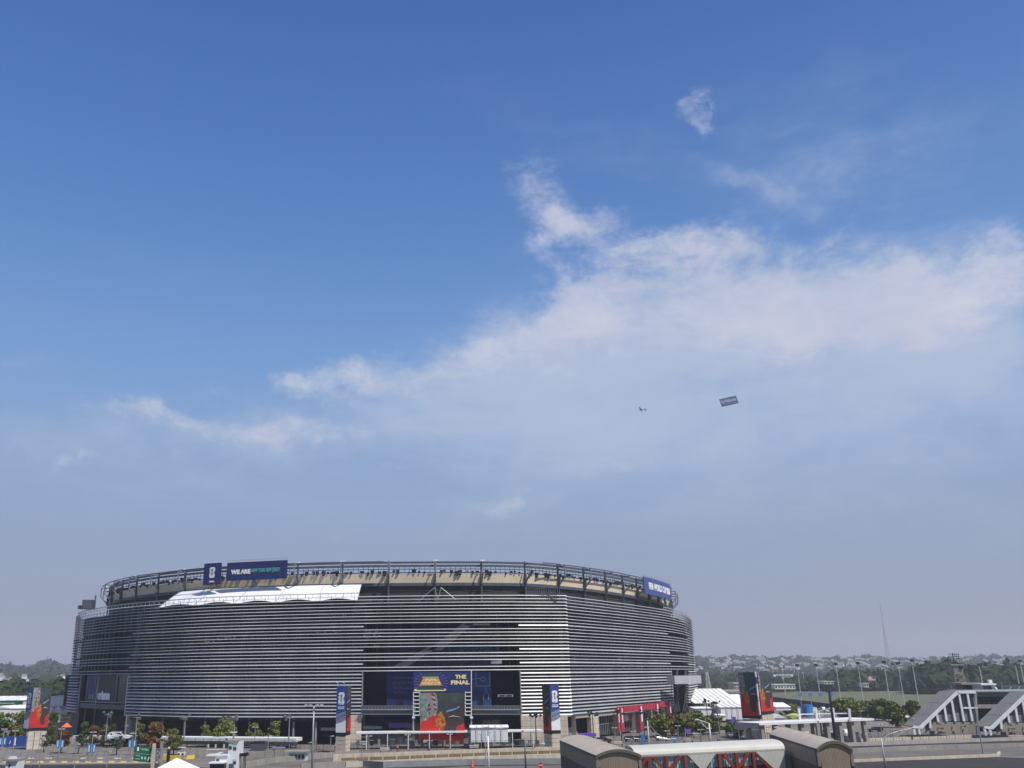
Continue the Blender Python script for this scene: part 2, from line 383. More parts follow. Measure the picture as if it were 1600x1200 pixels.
# ------------------------------------------------------------------ ground and roads
CONC = mat('plaza_concrete', (.215, .188, .16), .9, 0, .3, .045, bump=.2, c2=(.135, .12, .105))
ASPH = mat('dark_asphalt', (.032, .026, .025), .9, 0, .25, .12, bump=.2)
ASPL = mat('worn_asphalt', (.125, .112, .10), .9, 0, .2, .1, bump=.2)
GRND = mat('far_ground', (.10, .115, .075), .95, 0, .3, .01)
GRASS = mat('mown_grass', (.085, .105, .045), .95, 0, .3, .03, c2=(.13, .125, .075), stretch=(.25, 2, 1))
LINE = mat('white_line_paint', (.62, .60, .55), .8, 0, .2, .4)
LINEY = mat('yellow_line_paint', (.55, .42, .13), .8, 0, .3, .4)
g = MB(); g.poly([(-9000, -300, -.02), (9000, -300, -.02), (9000, 12000, -.02), (-9000, 12000, -.02)]); struct(g, 'ground', GRND)
def sheet(pts, z, name, mt, sub=0):
    g = MB(); g.poly([(*p[:2], z) for p in pts]); return struct(g, name, mt)
sheet([(-330, 120), (330, 120), (330, 330), (430, 560), (-420, 620), (-330, 330)], .0, 'plaza', CONC)
def gp(*a): return [G(x, y) for x, y in a]
# dark road along the bottom left, dark road bottom right
sheet([*gp((-60, 1196), (120, 1194.5), (236, 1193.5), (330, 1200))]+[(-60, 150, 0), (-170, 150, 0)], .008, 'road', ASPH)
sheet([*gp((560, 1199.5), (720, 1191), (880, 1187.5), (1340, 1190.5), (1560, 1183), (1660, 1186))]+[(200, 120, 0), (-20, 120, 0)], .008, 'road', ASPH)
sheet(gp((560, 1210), (720, 1197.5), (900, 1195.5), (1300, 1200), (1300, 1215), (560, 1230)), .014, 'road', ASPL)
sheet(gp((1000, 1192), (1340, 1176), (1560, 1168.5), (1700, 1164), (1700, 1182), (1560, 1181.5), (1340, 1188), (1000, 1206)), .012, 'road', ASPL)
sheet(gp((-40, 1166), (300, 1168), (420, 1172), (420, 1178), (300, 1183), (-40, 1186)), .006, 'pavement', mat('paving_grey', (.185, .168, .15), .9, 0, .12, .12))
# broken white and yellow lines on the left
g = MB()
for k in range(12):
    x = -10+k*27; q = [(*p[:2], .012) for p in gp((x, 1184.2), (x+10, 1184.2), (x+10, 1185.3), (x, 1185.3))]; g.poly(q)
struct(g, 'white_lane_marking', LINE)
g = MB()
for k in range(16):
    x = -15+k*18.5; q = [(*p[:2], .012) for p in gp((x, 1189.2), (x+9, 1189.2), (x+9, 1191.6), (x, 1191.6))]; g.poly(q)
struct(g, 'yellow_lane_marking', LINEY)
def longwall(name, pts, h, t, mt, label=None, cat=None, z0=0., kind=None):
    g = MB(); rings = []
    for i, p in enumerate(pts):
        a = pts[max(i-1, 0)]; b = pts[min(i+1, len(pts)-1)]; d = (Vector(b)-Vector(a)); d.z = 0; d.normalize(); n = Vector((-d.y, d.x, 0))*t/2
        p = Vector((p[0], p[1], z0)); rings.append([p-n, p+n, p+n+Vector((0, 0, h)), p-n+Vector((0, 0, h))])
    g.sweep(rings)
    if kind: return struct(g, name, mt)
    o = g.build(name, mt, None, org=Vector((pts[0][0], pts[0][1], z0))); return tag(o, label, cat)
longwall('kerb', gp((-60, 1193.6), (120, 1192.6), (236, 1191.8)), .14, .5, conc, kind=1)
def resamp(pts, step):
    out = []; 
    for a, b in zip(pts[:-1], pts[1:]):
        a = Vector(a); b = Vector(b); n = max(1, int(round((b-a).length/step)))
        for k in range(n): out.append(a.lerp(b, k/n))
    out.append(Vector(pts[-1])); return out
# paving joints running across the plaza
g = MB()
for k in range(34):
    y = 1163+k*1.15+k*k*.003
    if y > 1187: break
    a = G(20, y+2); b = G(500, y+2.5); g.poly([(a.x, a.y, .010), (b.x, b.y, .010), (b.x, b.y+.16, .010), (a.x, a.y+.16, .010)])
for k in range(46):
    x = -20+k*12; a = G(x, 1186.5); b = G(x+6-(x-250)*.012, 1166); g.poly([(a.x, a.y, .0145), (a.x+.14, a.y, .0145), (b.x+.14, b.y, .0145), (b.x, b.y, .0145)])
struct(g, 'paving_joint', mat('joint_dark', (.085, .078, .07), .95, 0, .2, 1))
rs = random.Random(33); g = MB()
for k in range(40):
    c = G(rs.uniform(10, 520), rs.uniform(1167, 1190)); a_, b_ = rs.uniform(1, 4), rs.uniform(.6, 2.2); g.poly([(c.x+a_*math.cos(q)*rs.uniform(.7, 1.2), c.y+b_*math.sin(q)*rs.uniform(.7, 1.2), .017+k*.0002) for q in np.linspace(0, 6.28, 9)[:-1]])
struct(g, 'worn_patch', mat('worn_patch', (.13, .118, .105), .95, 0, .3, .6))
# field beyond
sheet(gp((1085, 1079), (1750, 1077), (1750, 1102), (1085, 1112)), .01, 'infield_grass', GRASS)
sheet(gp((1085, 1078.2), (1750, 1075.8), (1750, 1078.0), (1085, 1080.2)), .02, 'race_track', mat('track_sand', (.30, .27, .24), .9, 0, .1, .02))

# ------------------------------------------------------------------ stadium
def spline(cp, per=10):
    cp = [Vector((*p, 0)) for p in cp]; out = []
    for i in range(len(cp)-1):
        p0 = cp[max(i-1, 0)]; p1 = cp[i]; p2 = cp[i+1]; p3 = cp[min(i+2, len(cp)-1)]
        for k in range(per):
            t = k/per; out.append(.5*((2*p1)+(-p0+p2)*t+(2*p0-5*p1+4*p2-p3)*t*t+(-p0+3*p1-3*p2+p3)*t**3))
    out.append(cp[-1]); return out
class Curve:
    def __init__(s, cp):
        s.p = spline(cp); s.s = [0]
        for a, b in zip(s.p[:-1], s.p[1:]): s.s.append(s.s[-1]+(b-a).length)
        s.len = s.s[-1]
    def at(s, q, off=0., z=0.):
        qe = q-min(max(q, 0), s.len-1e-4); q -= qe; i = int(np.searchsorted(s.s, q, 'right'))-1; i = min(i, len(s.p)-2)
        t = (q-s.s[i])/(s.s[i+1]-s.s[i]); p = s.p[i].lerp(s.p[i+1], t)
        j0 = max(i-3, 0); j1 = min(i+4, len(s.p)-1)
        d = (s.p[j1]-s.p[j0]).normalized(); n = Vector((d.y, -d.x, 0))
        p = p+n*off+d*qe; return Vector((p.x, p.y, z))
    def tan(s, q):
        a = s.at(q-.5); b = s.at(q+.5); return (b-a).normalized()
    def find(s, px, z, off=0.):
        c = []
        for k in range(1601):
            q = s.len*k/1600; v_ = s.at(q, off, z); c.append((abs(proj(v_)[0]-px), v_.y, q))
        lim = min(c)[0]+.7
        return min((a for a in c if a[0] <= lim), key=lambda a: a[1])[2]
ZT, ZB = 43.6, 8.05
def flare(z): return 0.0
FL = Curve([(-158, 455), (-162, 428), (-156, 394), (-146.5, 367.5), (-132, 346.5), (-119, 331.3), (-104.8, 319), (-97, 313.5), (-83.6, 304.8), (-69.8, 299), (-48.1, 293.4), (-26, 289.6), (0, 288.4), (19, 289.2), (38.5, 292.6)])
FR = Curve([(40.6, 297.8), (56.4, 319.6), (71.7, 342), (87.8, 367.5), (101.9, 397), (113.8, 430), (120.5, 453), (124.5, 480), (120, 510)])
stad = thing('stadium', 'huge oval stadium wrapped in horizontal silver louvres', 'stadium', (0, 300, 0))
def fz(i): return ZT-(ZT-ZB)*i/35*(1+0.0)
thickrows = {9, 16, 20, 23, 25, 26, 28, 29, 30, 31, 32, 33, 34, 35}
gate_rows = {0, 1, 2, 3, 4, 5, 6, 7, 8, 10, 11, 12, 13, 14, 15, 17, 18, 19, 21, 22}
def louvre(cv, q0, q1, z, big):
    h = .26 if big else .02; dep = 1.05 if big else .8; nose = .37 if big else .235
    prof = [(-dep, nose*.5+h), (-.12, nose*.5), (.06, -nose*.42), (-.04, -nose*.5), (-dep, nose*.15+h*.6)]
    off = flare(z); n = max(1, int((q1-q0)/3.2)); rings = []
    for k in range(n+1):
        q = q0+(q1-q0)*k/n; rings.append([cv.at(q, off+a, z+b) for a, b in prof])
    g = MB(); g.sweep(rings); return g
gl0, gl1 = FL.find(123.5, 16, 0), FL.find(199, 20, flare(20))
gc0, gc1 = FL.find(566, 20, flare(20)), FL.find(812.5, 25, flare(25))
gr0, gr1 = FR.find(1050, 22, flare(22)), FR.find(1077, 16, flare(16))
for i in range(36):
    z = fz(i); big = i in thickrows
    k_ = (i-9)/26.0
    if i in gate_rows: pieces = [(FL, 0, FL.len+.3), (FR, -3.6, FR.len)]
    else: pieces = [(FL, 0, FL.find(126-8*k_, z)), (FL, FL.find(206-13*k_, z), gc0), (FL, gc1, FL.len+.3), (FR, -3.6, FR.find(1044.5+10*k_, z)), (FR, FR.find(1077, z), FR.len)]
    for cv, a, b in pieces:
        louvre(cv, a, b, z, big).build('louvre', alu, stad)
for cv in (FL, FR):            # thin uprights carrying the blades
    n = int(cv.len/3.75)
    for k in range(n+1):
        q = cv.len*k/n; lo = ZB
        if cv is FL and (gl0+.3 < q < gl1-.3 or gc0+.3 < q < gc1-.3): lo = fz(22)
        if cv is FR and gr0+.3 < q < gr1-.3: lo = fz(22)
        a = cv.at(q, flare(lo)-1.0, lo); b = cv.at(q, flare(ZT+1)-1.0, ZT+.6)
        MB().bar(a, b, .14, .2).build('mullion', steel, stad)
# dark wall behind the blades, its panels between the gates
def ribbon(cv, q0, q1, o0, z0, o1, z1, th=.4, step=4.):
    n = max(1, int((q1-q0)/step)); rings = []
    for k in range(n+1):
        q = q0+(q1-q0)*k/n; rings.append([cv.at(q, o0, z0), cv.at(q, o1, z1), cv.at(q, o1-th, z1), cv.at(q, o0-th, z0)])
    g = MB(); g.sweep(rings); return g
for cv, a, b in ((FL, 0, gl0), (FL, gl1, gc0), (FL, gc1, FL.len), (FR, 0, gr0), (FR, gr1, FR.len)):
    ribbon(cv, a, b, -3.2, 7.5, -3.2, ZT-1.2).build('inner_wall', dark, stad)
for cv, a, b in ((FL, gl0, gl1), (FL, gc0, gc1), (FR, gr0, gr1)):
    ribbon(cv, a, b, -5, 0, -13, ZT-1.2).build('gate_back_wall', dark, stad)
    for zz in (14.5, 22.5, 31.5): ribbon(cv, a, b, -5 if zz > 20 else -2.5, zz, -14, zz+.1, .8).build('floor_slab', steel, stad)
    for q in (a, b):
        g = MB(); p0 = cv.at(q, -.8, 0); p1 = cv.at(q, -14, 0); g.poly([p0, p1, p1+Vector((0, 0, 42)), cv.at(q, -2, 42)], .4); g.build('gate_side_wall', dark, stad)
for cv, q in ((FL, gl0), (FL, gl1), (FL, gc0), (FL, gc1), (FR, gr0)):   # end frames of the blades at each gate
    MB().bar(cv.at(q, flare(ZB)-.2, ZB-.4), cv.at(q, flare(fz(23))-.2, fz(22)-.3), .3, .55).build('louvre_end_frame', steel_l, stad)
# deck behind the rim
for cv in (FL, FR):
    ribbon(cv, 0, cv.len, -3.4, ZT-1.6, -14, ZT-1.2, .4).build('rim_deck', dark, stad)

# upper ring
RG = Curve([(-146, 470), (-150, 430), (-141, 386), (-130, 361.5), (-120.5, 348), (-111.6, 337.5), (-100, 327.5), (-87.5, 318.5), (-77, 312.4), (-51, 304.4), (-27, 301.3), (5, 302), (22, 305), (31.7, 309.5), (42.5, 319.6), (59, 338.5), (79, 369.5), (96, 404), (108, 440), (114, 478), (108, 510)])
BZ0, BZ1 = 48.9, 51.8
nb = 34
bays = [RG.len*k/nb for k in range(nb+1)]
for a, b in zip(bays[:-1], bays[1:]):
    ribbon(RG, a+.12, b-.12, -.2, BZ0, .1, BZ1, .5, 6).build('parapet_panel', beige, stad)
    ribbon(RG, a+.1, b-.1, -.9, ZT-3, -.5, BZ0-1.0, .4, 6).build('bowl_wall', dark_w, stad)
    ribbon(RG, a, b, .25, BZ0-1.0, .25, BZ0-.05, .7, 6).build('ring_beam', steel, stad)
    for zz in (44.8, 46.3): ribbon(RG, a+.1, b-.1, -.35, zz, -.35, zz+.12, .3, 8).build('wall_rib', steel, stad)
    # catwalk: two top beams and a lighting truss below
    ribbon(RG, a+.35, b-.35, .3, 55.2, .3, 55.8, .9, 6).build('catwalk_beam', steel, stad)
    ribbon(RG, a+.35, b-.35, .5, 54.0, .5, 54.7, .5, 6).build('catwalk_beam', steel, stad)
    ribbon(RG, a+.1, b-.1, -.6, 52.1, -.6, 52.36, .3, 6).build('truss_chord', steel, stad)
    ribbon(RG, a+.1, b-.1, -.6, 53.3, -.6, 53.5, .2, 6).build('truss_chord', steel, stad)
    g = MB(); n = int((b-a)/1.55)
    for k in range(1, n):
        q = a+(b-a)*k/n
        g.bar(RG.at(q, -.7, 52.0), RG.at(q, -.7, 54.3), .13)
        if random.random() < .9:
            r = random.uniform(.28, .58); dz = random.uniform(-.15, .5); p = RG.at(q+random.uniform(-.6, .6), .1, 52.25+dz)
            g.box(p, (r*2.2, r*1.5, r*1.5), rz=random.uniform(-.5, .5))
            if random.random() < .5: g.tube([p-Vector((0, 0, r*.7)), p-Vector((0, .3, r*1.8))], [r*.5, r*.9], 8)
    g.build('floodlight_cluster', black, stad, kind='stuff')
for k, q in enumerate(bays):
    t = RG.tan(q); 
    MB().bar(RG.at(q, .2, ZT-3), RG.at(q, .2, 56.0), .55, .5, up=tuple(t)).build('ring_column', steel, stad); MB().bar(RG.at(q, .45, BZ0-.6), RG.at(q, .45, BZ1+.1), 1.0, .5, up=tuple(t)).build('bracket_plate', steel, stad)
    g = MB(); q1 = q-1.0
    g.bar(RG.at(q, -.2, 55.2), RG.at(q, 3.4, 55.2), .34, .4)
    g.bar(RG.at(q, 3.4, 55.35), RG.at(q, 3.4, 51.6), .34, .4)
    g.bar(RG.at(q, 3.4, 51.75), RG.at(q, .3, 48.7), .36, .4)
    g.build('bracket', mat('bracket_steel', (.20, .22, .235), .55, .3, .12, .4), stad)
    if k % 3 != 1:
        g = MB(); g.bar(RG.at(q-.6, 1.6, 55.9), RG.at(q+1.0, 1.6, 55.9), .9, .5); g.build('light_box', white, stad)
ribbon(RG, RG.find(152, 52), RG.find(600, 52), 3.3, 55.35, 3.3, 55.6, .3).build('outer_rail', steel, stad)
ribbon(RG, RG.find(840, 52), RG.find(1040, 52), 3.3, 55.5, 3.3, 55.8, .3).build('outer_rail', steel, stad)
# rail posts on the rim (left and right ends see-through)
for cv, q0, q1 in ((FL, FL.find(114, 43), FL.find(560, 43)), (FR, FR.find(1040, 43), FR.find(1083, 43))):
    ribbon(cv, q0, q1, -.5, ZT+1.1, -.5, ZT+1.35, .25).build('rim_rail', alu, stad)
    n = int((q1-q0)/2.5)
    for k in range(n+1):
        q = q0+(q1-q0)*k/n; MB().bar(cv.at(q, -.6, ZT), cv.at(q, -.6, ZT+1.2), .15).build('rim_post', alu, stad)
# white tensile roof to the left
g = MB(); cols_ = []
n = 44; tx0, tx1 = 284, 566; bx0, bx1 = 240, 556
for k in range(n+1):
    t = k/n; top = RG.at(RG.find(tx0+(tx1-tx0)*t, BZ0), 1.0, BZ0-.5)
    sc_ = abs(math.sin(t*math.pi*5.0)); bot = FL.at(FL.find(bx0+(bx1-bx0)*t, ZT), -1.6, ZT-1.1+.9*sc_)
    mid = top.lerp(bot, .5)-Vector((0, 0, .35*abs(math.sin(t*math.pi*5.0))))
    cols_.append([top, top.lerp(mid, .5), mid, mid.lerp(bot, .5), bot])
g.sweep(cols_, closed=False); fo = g.build('fabric_canopy', fabric, stad, smooth=True)
for t in (0, .2, .4, .6, .8, 1):
    c_ = cols_[int(t*n)]; MB().tube([p+Vector((0, -.1, .12)) for p in c_], .06, 5).build('canopy_cable', steel_l, stad)
# A-frame masts on the rim
for (xa, xb, xc, yt) in ((655, 679, 684, 918), (684, 689, 712, 918), (1040, 1046, 1046, 941)):
    g = MB(); D = 293 if xa < 900 else 372
    g.tube([P(xa, 939, D), P(xb, yt, D)], .13, 6); g.tube([P(xc, 937, D), P(xb, yt, D)], .13, 6); g.build('mast_frame', steel_l, stad)
# rim machinery
g = MB()
for k in range(16):
    x = 822+k*3.5; g.bar(P(x, 930, 291), P(x, 913+random.uniform(0, 6), 291), .18)
for y in (914, 919, 925): g.bar(P(822, y, 291), P(852, y, 291), .2); 
g.bar(P(822, 930, 291), P(850, 914, 291), .15); g.bar(P(856, 922, 291), P(874, 930, 291), .2)
g.build('gantry', steel, stad)
g = MB(); p = P(138, 953, 356); g.box(p+Vector((0, 0, 2)), (3.8, 4, 3.4)); g.box(p+Vector((-2.8, 0, 1)), (2, 2, 1.4)); g.tube([p+Vector((2.3, 0, 0)), p+Vector((2.3, 0, 5.5))], .3, 6); g.build('roof_plant', steel, stad)

rs = random.Random(14)
for (x0, x1, y0, y1, n_) in ((318, 345, 992, 1001, 11), (340, 395, 988, 996, 16), (568, 594, 983, 998, 14), (485, 530, 984, 988, 6), (767, 780, 984, 998, 5), (950, 1040, 1030, 1048, 16), (505, 540, 958, 964, 5)):
    g = MB()
    for k in range(n_):
        x, y = rs.uniform(x0, x1), rs.uniform(y0, y1); cv = FL if x < 885 else FR; z = 43.6-(y-931)*.189; q = cv.find(x, z, -1.4); p = cv.at(q, -1.4, z); g.box(p, (rs.uniform(.3, 1.0), .3, rs.uniform(.2, .45)))
    g.build('interior_lights', mat('interior_light_panel', (.6, .6, .58), .6, 0, .1, 1), stad, kind='stuff')
# ---- left gate with lettered boards
zg = 12.3
def gatepl(x0, x1, yt, yb, D):
    a = P(x0, yb, D); b = P(x1, yb, D); c = P(x0, yt, D); return Pl(a, (b-a), (b-a).length, c.z-a.z)
for (x0, x1, mt) in ((126, 141, navy), (142.5, 169, mat('slate_panel', (.035, .04, .044), .6, 0, .1, .2)), (171, 196, dglass)):
    qa, qb = FL.find(x0, 14), FL.find(x1, 14); gp_ = ribbon(FL, qa, qb, -1.6, 11.6, -1.6, 21.0, .4, 2).build('gate_panel', mt, stad)
    gfn = lambda u_, v_, d=0.: FL.at(qa+(qb-qa)*u_, -1.6+d, 11.6+9.4*v_)
    if x0 == 142.5: Pl((0, 0, 0), (1, 0, 0), 1, 1).text('verizon', -.02, .10, .86, .42, mat('lit_white_print', (.85, .85, .85), .5, 0, .03, 1), gp_, .07, .05, .1, fn=gfn)
    if x0 == 126:
        Pl((0, 0, 0), (1, 0, 0), 1, 1).text('101', .15, .12, .85, .3, grey_p, gp_, 0, .05, .1, fn=gfn)
        g = MB(); g.poly([gfn(a_, b_, .1) for a_, b_ in ((.55, .9), (.72, .62), (.86, .42), (.70, .40), (.48, .72))], .05); g.build('blue_mark', blue_b, gp_)
ribbon(FL, gl0, gl1, -.6, 9.6, -.6, 11.2, 2).build('balcony', steel, stad)
ribbon(FL, gl0, gl1, -.4, 11.7, -.4, 11.9, .1).build('balcony_rail', steel_l, stad)
for x in (121, 136, 163, 198):
    q = FL.find(x, 20, 3); MB().bar(FL.at(q, -.9, 0), FL.at(q, -.9, 20.8), .45).build('gate_column', steel, stad)
g = MB(); D = 372; rings = [[P(106, 1151, D), P(122, 1151, D), P(122, 1151, D)+Vector((0, 5, 0)), P(106, 1151, D)+Vector((0, 5, 0))], [P(112, 1112, D), P(127, 1112, D), P(127, 1112, D)+Vector((0, 5, 0)), P(112, 1112, D)+Vector((0, 5, 0))]]
g.sweep(rings); g.build('concrete_abutment', stone_g, stad)
# ---- ground floor: stone piers and dark bays
def pier(x0, x1, ytop=1117.5, ybot=1160, mt=stone, D=None, courses=5, nm='stone_pier', stone_split=True):
    D = D or 288; a = P(x0, ybot, D); a.z = 0; b = P(x1, ybot, D); b.z = 0; h = P(x0, ytop, D).z
    d = (b-a); L_ = d.length; n = max(1, int(round(L_/2.6))); d.normalize(); bk = Vector((-d.y, d.x, 0))
    for r in range(courses):
        for k in range(n):
            e = .03 if stone_split else 0
            lo = a+d*(L_*k/n+e); hi = a+d*(L_*(k+1)/n-e); z0 = h*r/courses+e; z1 = h*(r+1)/courses-e; j = random.uniform(0, .04)
            g = MB(); g.poly([Vector((*(lo-bk*j)[:2], z0)), Vector((*(hi-bk*j)[:2], z0)), Vector((*(hi-bk*j)[:2], z1)), Vector((*(lo-bk*j)[:2], z1))], 1.6, -bk); g.build('stone_block', mt, stad)
pier(193, 211, mt=stone_g, D=321)
pier(546, 564)
pier(815, 861, D=289); pier(862, 889, D=292)
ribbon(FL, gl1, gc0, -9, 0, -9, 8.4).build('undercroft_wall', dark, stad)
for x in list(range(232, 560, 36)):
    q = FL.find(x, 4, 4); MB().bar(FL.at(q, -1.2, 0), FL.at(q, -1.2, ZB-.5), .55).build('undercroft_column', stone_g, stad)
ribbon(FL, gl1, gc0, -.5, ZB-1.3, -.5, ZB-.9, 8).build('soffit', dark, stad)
# right base wall follows the curve
for (x0, x1, mt, y) in ((889, 898, stone, 0), (926, 938, stone, 0), (966, 972, stone, 0), (995, 1001, stone, 0), (1020, 1026, stone, 0), (1038, 1052, stone, 0)):
    q0, q1 = FR.find(x0, 4, 0), FR.find(x1, 4, 0)
    for r in range(5): ribbon(FR, q0+.03, q1-.03, -.3, 1.5*r+.03, -.3, 1.5*(r+1)-.03, 1.5, 3).build('stone_block', mt, stad)
ribbon(FR, .2, gr0, -.4, 6.6, -.4, ZB-.5, 1.4).build('stone_lintel', mat('lintel_stone', (.33, .30, .265), .9, 0, .1, .6), stad)
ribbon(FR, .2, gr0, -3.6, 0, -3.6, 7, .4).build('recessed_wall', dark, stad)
for (x0, x1) in ((938, 966), (972, 995), (1001, 1020), (1026, 1038)):
    q0, q1 = FR.find(x0, 4, 0), FR.find(x1, 4, 0)
    wf = ribbon(FR, q0+.1, q1-.1, -2.2, .6, -2.2, 6.8, .2, 3).build('window', dglass, stad)
    n = max(3, int((q1-q0)/1.3))
    for k in range(n+1):
        q = q0+.1+(q1-q0-.2)*k/n; MB().bar(FR.at(q, -2.05, .6), FR.at(q, -2.05, 6.8), .12).build('glazing_bar', steel_l, wf)
    ribbon(FR, q0+.1, q1-.1, -1.95, 3.9, -1.95, 4.05, .15, 3).build('transom', steel_l, wf)
g = MB(); a = G(903, 1163); q0, q1 = FR.find(903, 2, 0), FR.find(920, 2, 0)
g.poly([FR.at(q0, -3.2, 0), FR.at(q1, -3.2, 0), FR.at(q1, -3.2, 1.2), FR.at((q0+q1)/2, -3.2, 4.2), FR.at(q0, -3.2, 3.6)], .3); g.build('stair_flight', steel_l, stad)
# right gate: bridge beam and ramps
g = MB(); g.bar(P(1048, 1062.5, 352), P(1090, 1061.5, 372), 3, 3.0); g.build('skybridge', alu, stad)
for x in (1058, 1071):
    g = MB(); g.bar(P(x, 1112, 362), P(x, 1046, 366), .6); g.bar(P(x-4, 1112, 362), P(x, 1090, 362), .35); g.bar(P(x+4, 1112, 362), P(x, 1090, 362), .35); g.build('gate_column', steel, stad)
# ---- centre gate interior
Dc = 292
def panel(x0, y0, x1, y1, D, mt, name, parent=stad, th=.3):
    a = P(x0, y1, D); b = P(x1, y1, D); c = P(x0, y0, D); pl = Pl(a, b-a, (b-a).length, c.z-a.z)
    g = MB(); g.poly([pl.p(0, 0), pl.p(1, 0), pl.p(1, 1), pl.p(0, 1)], th, pl.n); return g.build(name, mt, parent), pl
po, pl = panel(604, 1050, 650, 1108, Dc, screen_b, 'sponsor_board')
for i, s_ in enumerate(('Supercharge', 'progress from', 'first down to', 'touchdown')):
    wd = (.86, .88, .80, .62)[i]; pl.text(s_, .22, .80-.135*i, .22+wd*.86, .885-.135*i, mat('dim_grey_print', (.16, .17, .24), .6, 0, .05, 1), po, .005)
g = MB(); pl.quad(g, [(.34, .06), (.58, .06), (.58, .26), (.34, .26)], .1); g.build('doorway', black, po)
po2, pl2 = panel(737, 1050, 768, 1108, Dc, mat('steel_blue_board', (.02, .075, .19), .55, 0, .2, .1), 'sponsor_board')
g = MB()
for a, b in (((.25, 1), (.25, .62)), ((.25, .62), (.95, .62)), ((.95, .62), (.95, 1)), ((0, .78), (.28, .83)), ((.28, .83), (.5, .82)), ((.72, .58), (.76, .48)), ((.76, .48), (.62, .38)), ((.62, .38), (.6, .26)), ((.76, .48), (.86, .38)), ((.86, .38), (.86, .26))):
    g.bar(pl2.p(*a, .2), pl2.p(*b, .2), .16)
c_ = [pl2.p(a, b, .2) for a, b in ell(.6, .81, .12, .055, 10)]; g.tube(c_+[c_[0]], .1, 5, cap=False); g.build('line_drawing', mat('pale_line_print', (.3, .42, .55), .6, 0, .05, 1), po2)
g = MB(); pl2.quad(g, [(.32, .06), (.58, .06), (.58, .26), (.32, .26)], .1); g.build('doorway', black, po2)
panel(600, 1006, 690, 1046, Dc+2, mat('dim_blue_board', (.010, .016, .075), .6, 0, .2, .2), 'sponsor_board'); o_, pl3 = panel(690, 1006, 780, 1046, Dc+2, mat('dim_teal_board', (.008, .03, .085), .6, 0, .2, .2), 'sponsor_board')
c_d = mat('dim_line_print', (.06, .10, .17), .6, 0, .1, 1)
pl3.text('GOOD/N', .38, .55, .88, .85, c_d, o_, 0)
g = MB()   # diagonal stair flights seen through the blades
for (x0, y0, x1, y1) in ((622, 1040, 680, 1012), (676, 1014, 736, 974)):
    D = 291; g.poly([P(x0-8, y0+2, D), P(x0+14, y0+2, D), P(x1+7, y1-2, D), P(x1-10, y1-2, D)], .5)
g.build('stair_flight', mat('stair_grey', (.27, .27, .265), .7, 0, .1, .5), stad)
panel(727, 974, 766, 977, 291, steel_l, 'stair_landing')
g = MB()
for k in range(6):
    for r in range(3): g.box(P(571+k*3.6+random.uniform(-1, 1), 985+r*5, 290.6), (random.uniform(.3, .8), .3, random.uniform(.2, .4)))
g.build('string_lights', white, stad)
g = MB(); g.box(P(588, 1010, 290.6), (1.7, .4, .6)); g.build('exit_light', mat('amber_panel', (.6, .45, .1), .6, 0, .1, 1), stad)
panel(767, 1031, 784, 1037, 289, steel_l, 'display_board')
for (x0, x1) in ((565, 649), (738, 813)):
    panel(x0, 1109, x1, 1117, 287, mat('balcony_steel', (.13, .14, .16), .6, .2, .15, .3), 'balcony', th=1.5); panel(x0, 1107.6, x1, 1109.6, 286.6, steel_l, 'balcony_edge', th=.6)
    n = int((x1-x0)/5)
    for k in range(n+1):
        x = x0+(x1-x0)*k/n; MB().bar(P(x, 1107.6, 286.4), P(x, 1102.5, 286.4), .07).build('railing_post', steel_l, stad)
    MB().bar(P(x0, 1102.6, 286.4), P(x1, 1102.6, 286.4), .07).build('railing', steel_l, stad)
    panel(x0, 1103, x1, 1107.4, 286.8, mat('railing_glass', (.07, .075, .085), .3, 0, .1, 1), 'railing_panel', th=.05)
panel(778, 1085, 802, 1089, 289, steel_l, 'ventilation_unit'); panel(781, 1086, 789, 1088, 288.6, black, 'vent'); panel(791, 1086, 800, 1088, 288.6, black, 'vent')
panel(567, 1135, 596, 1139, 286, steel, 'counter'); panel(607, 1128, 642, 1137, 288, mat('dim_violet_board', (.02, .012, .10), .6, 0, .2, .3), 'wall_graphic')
panel(501, 1137, 526, 1141.5, 278, steel, 'direction_board')
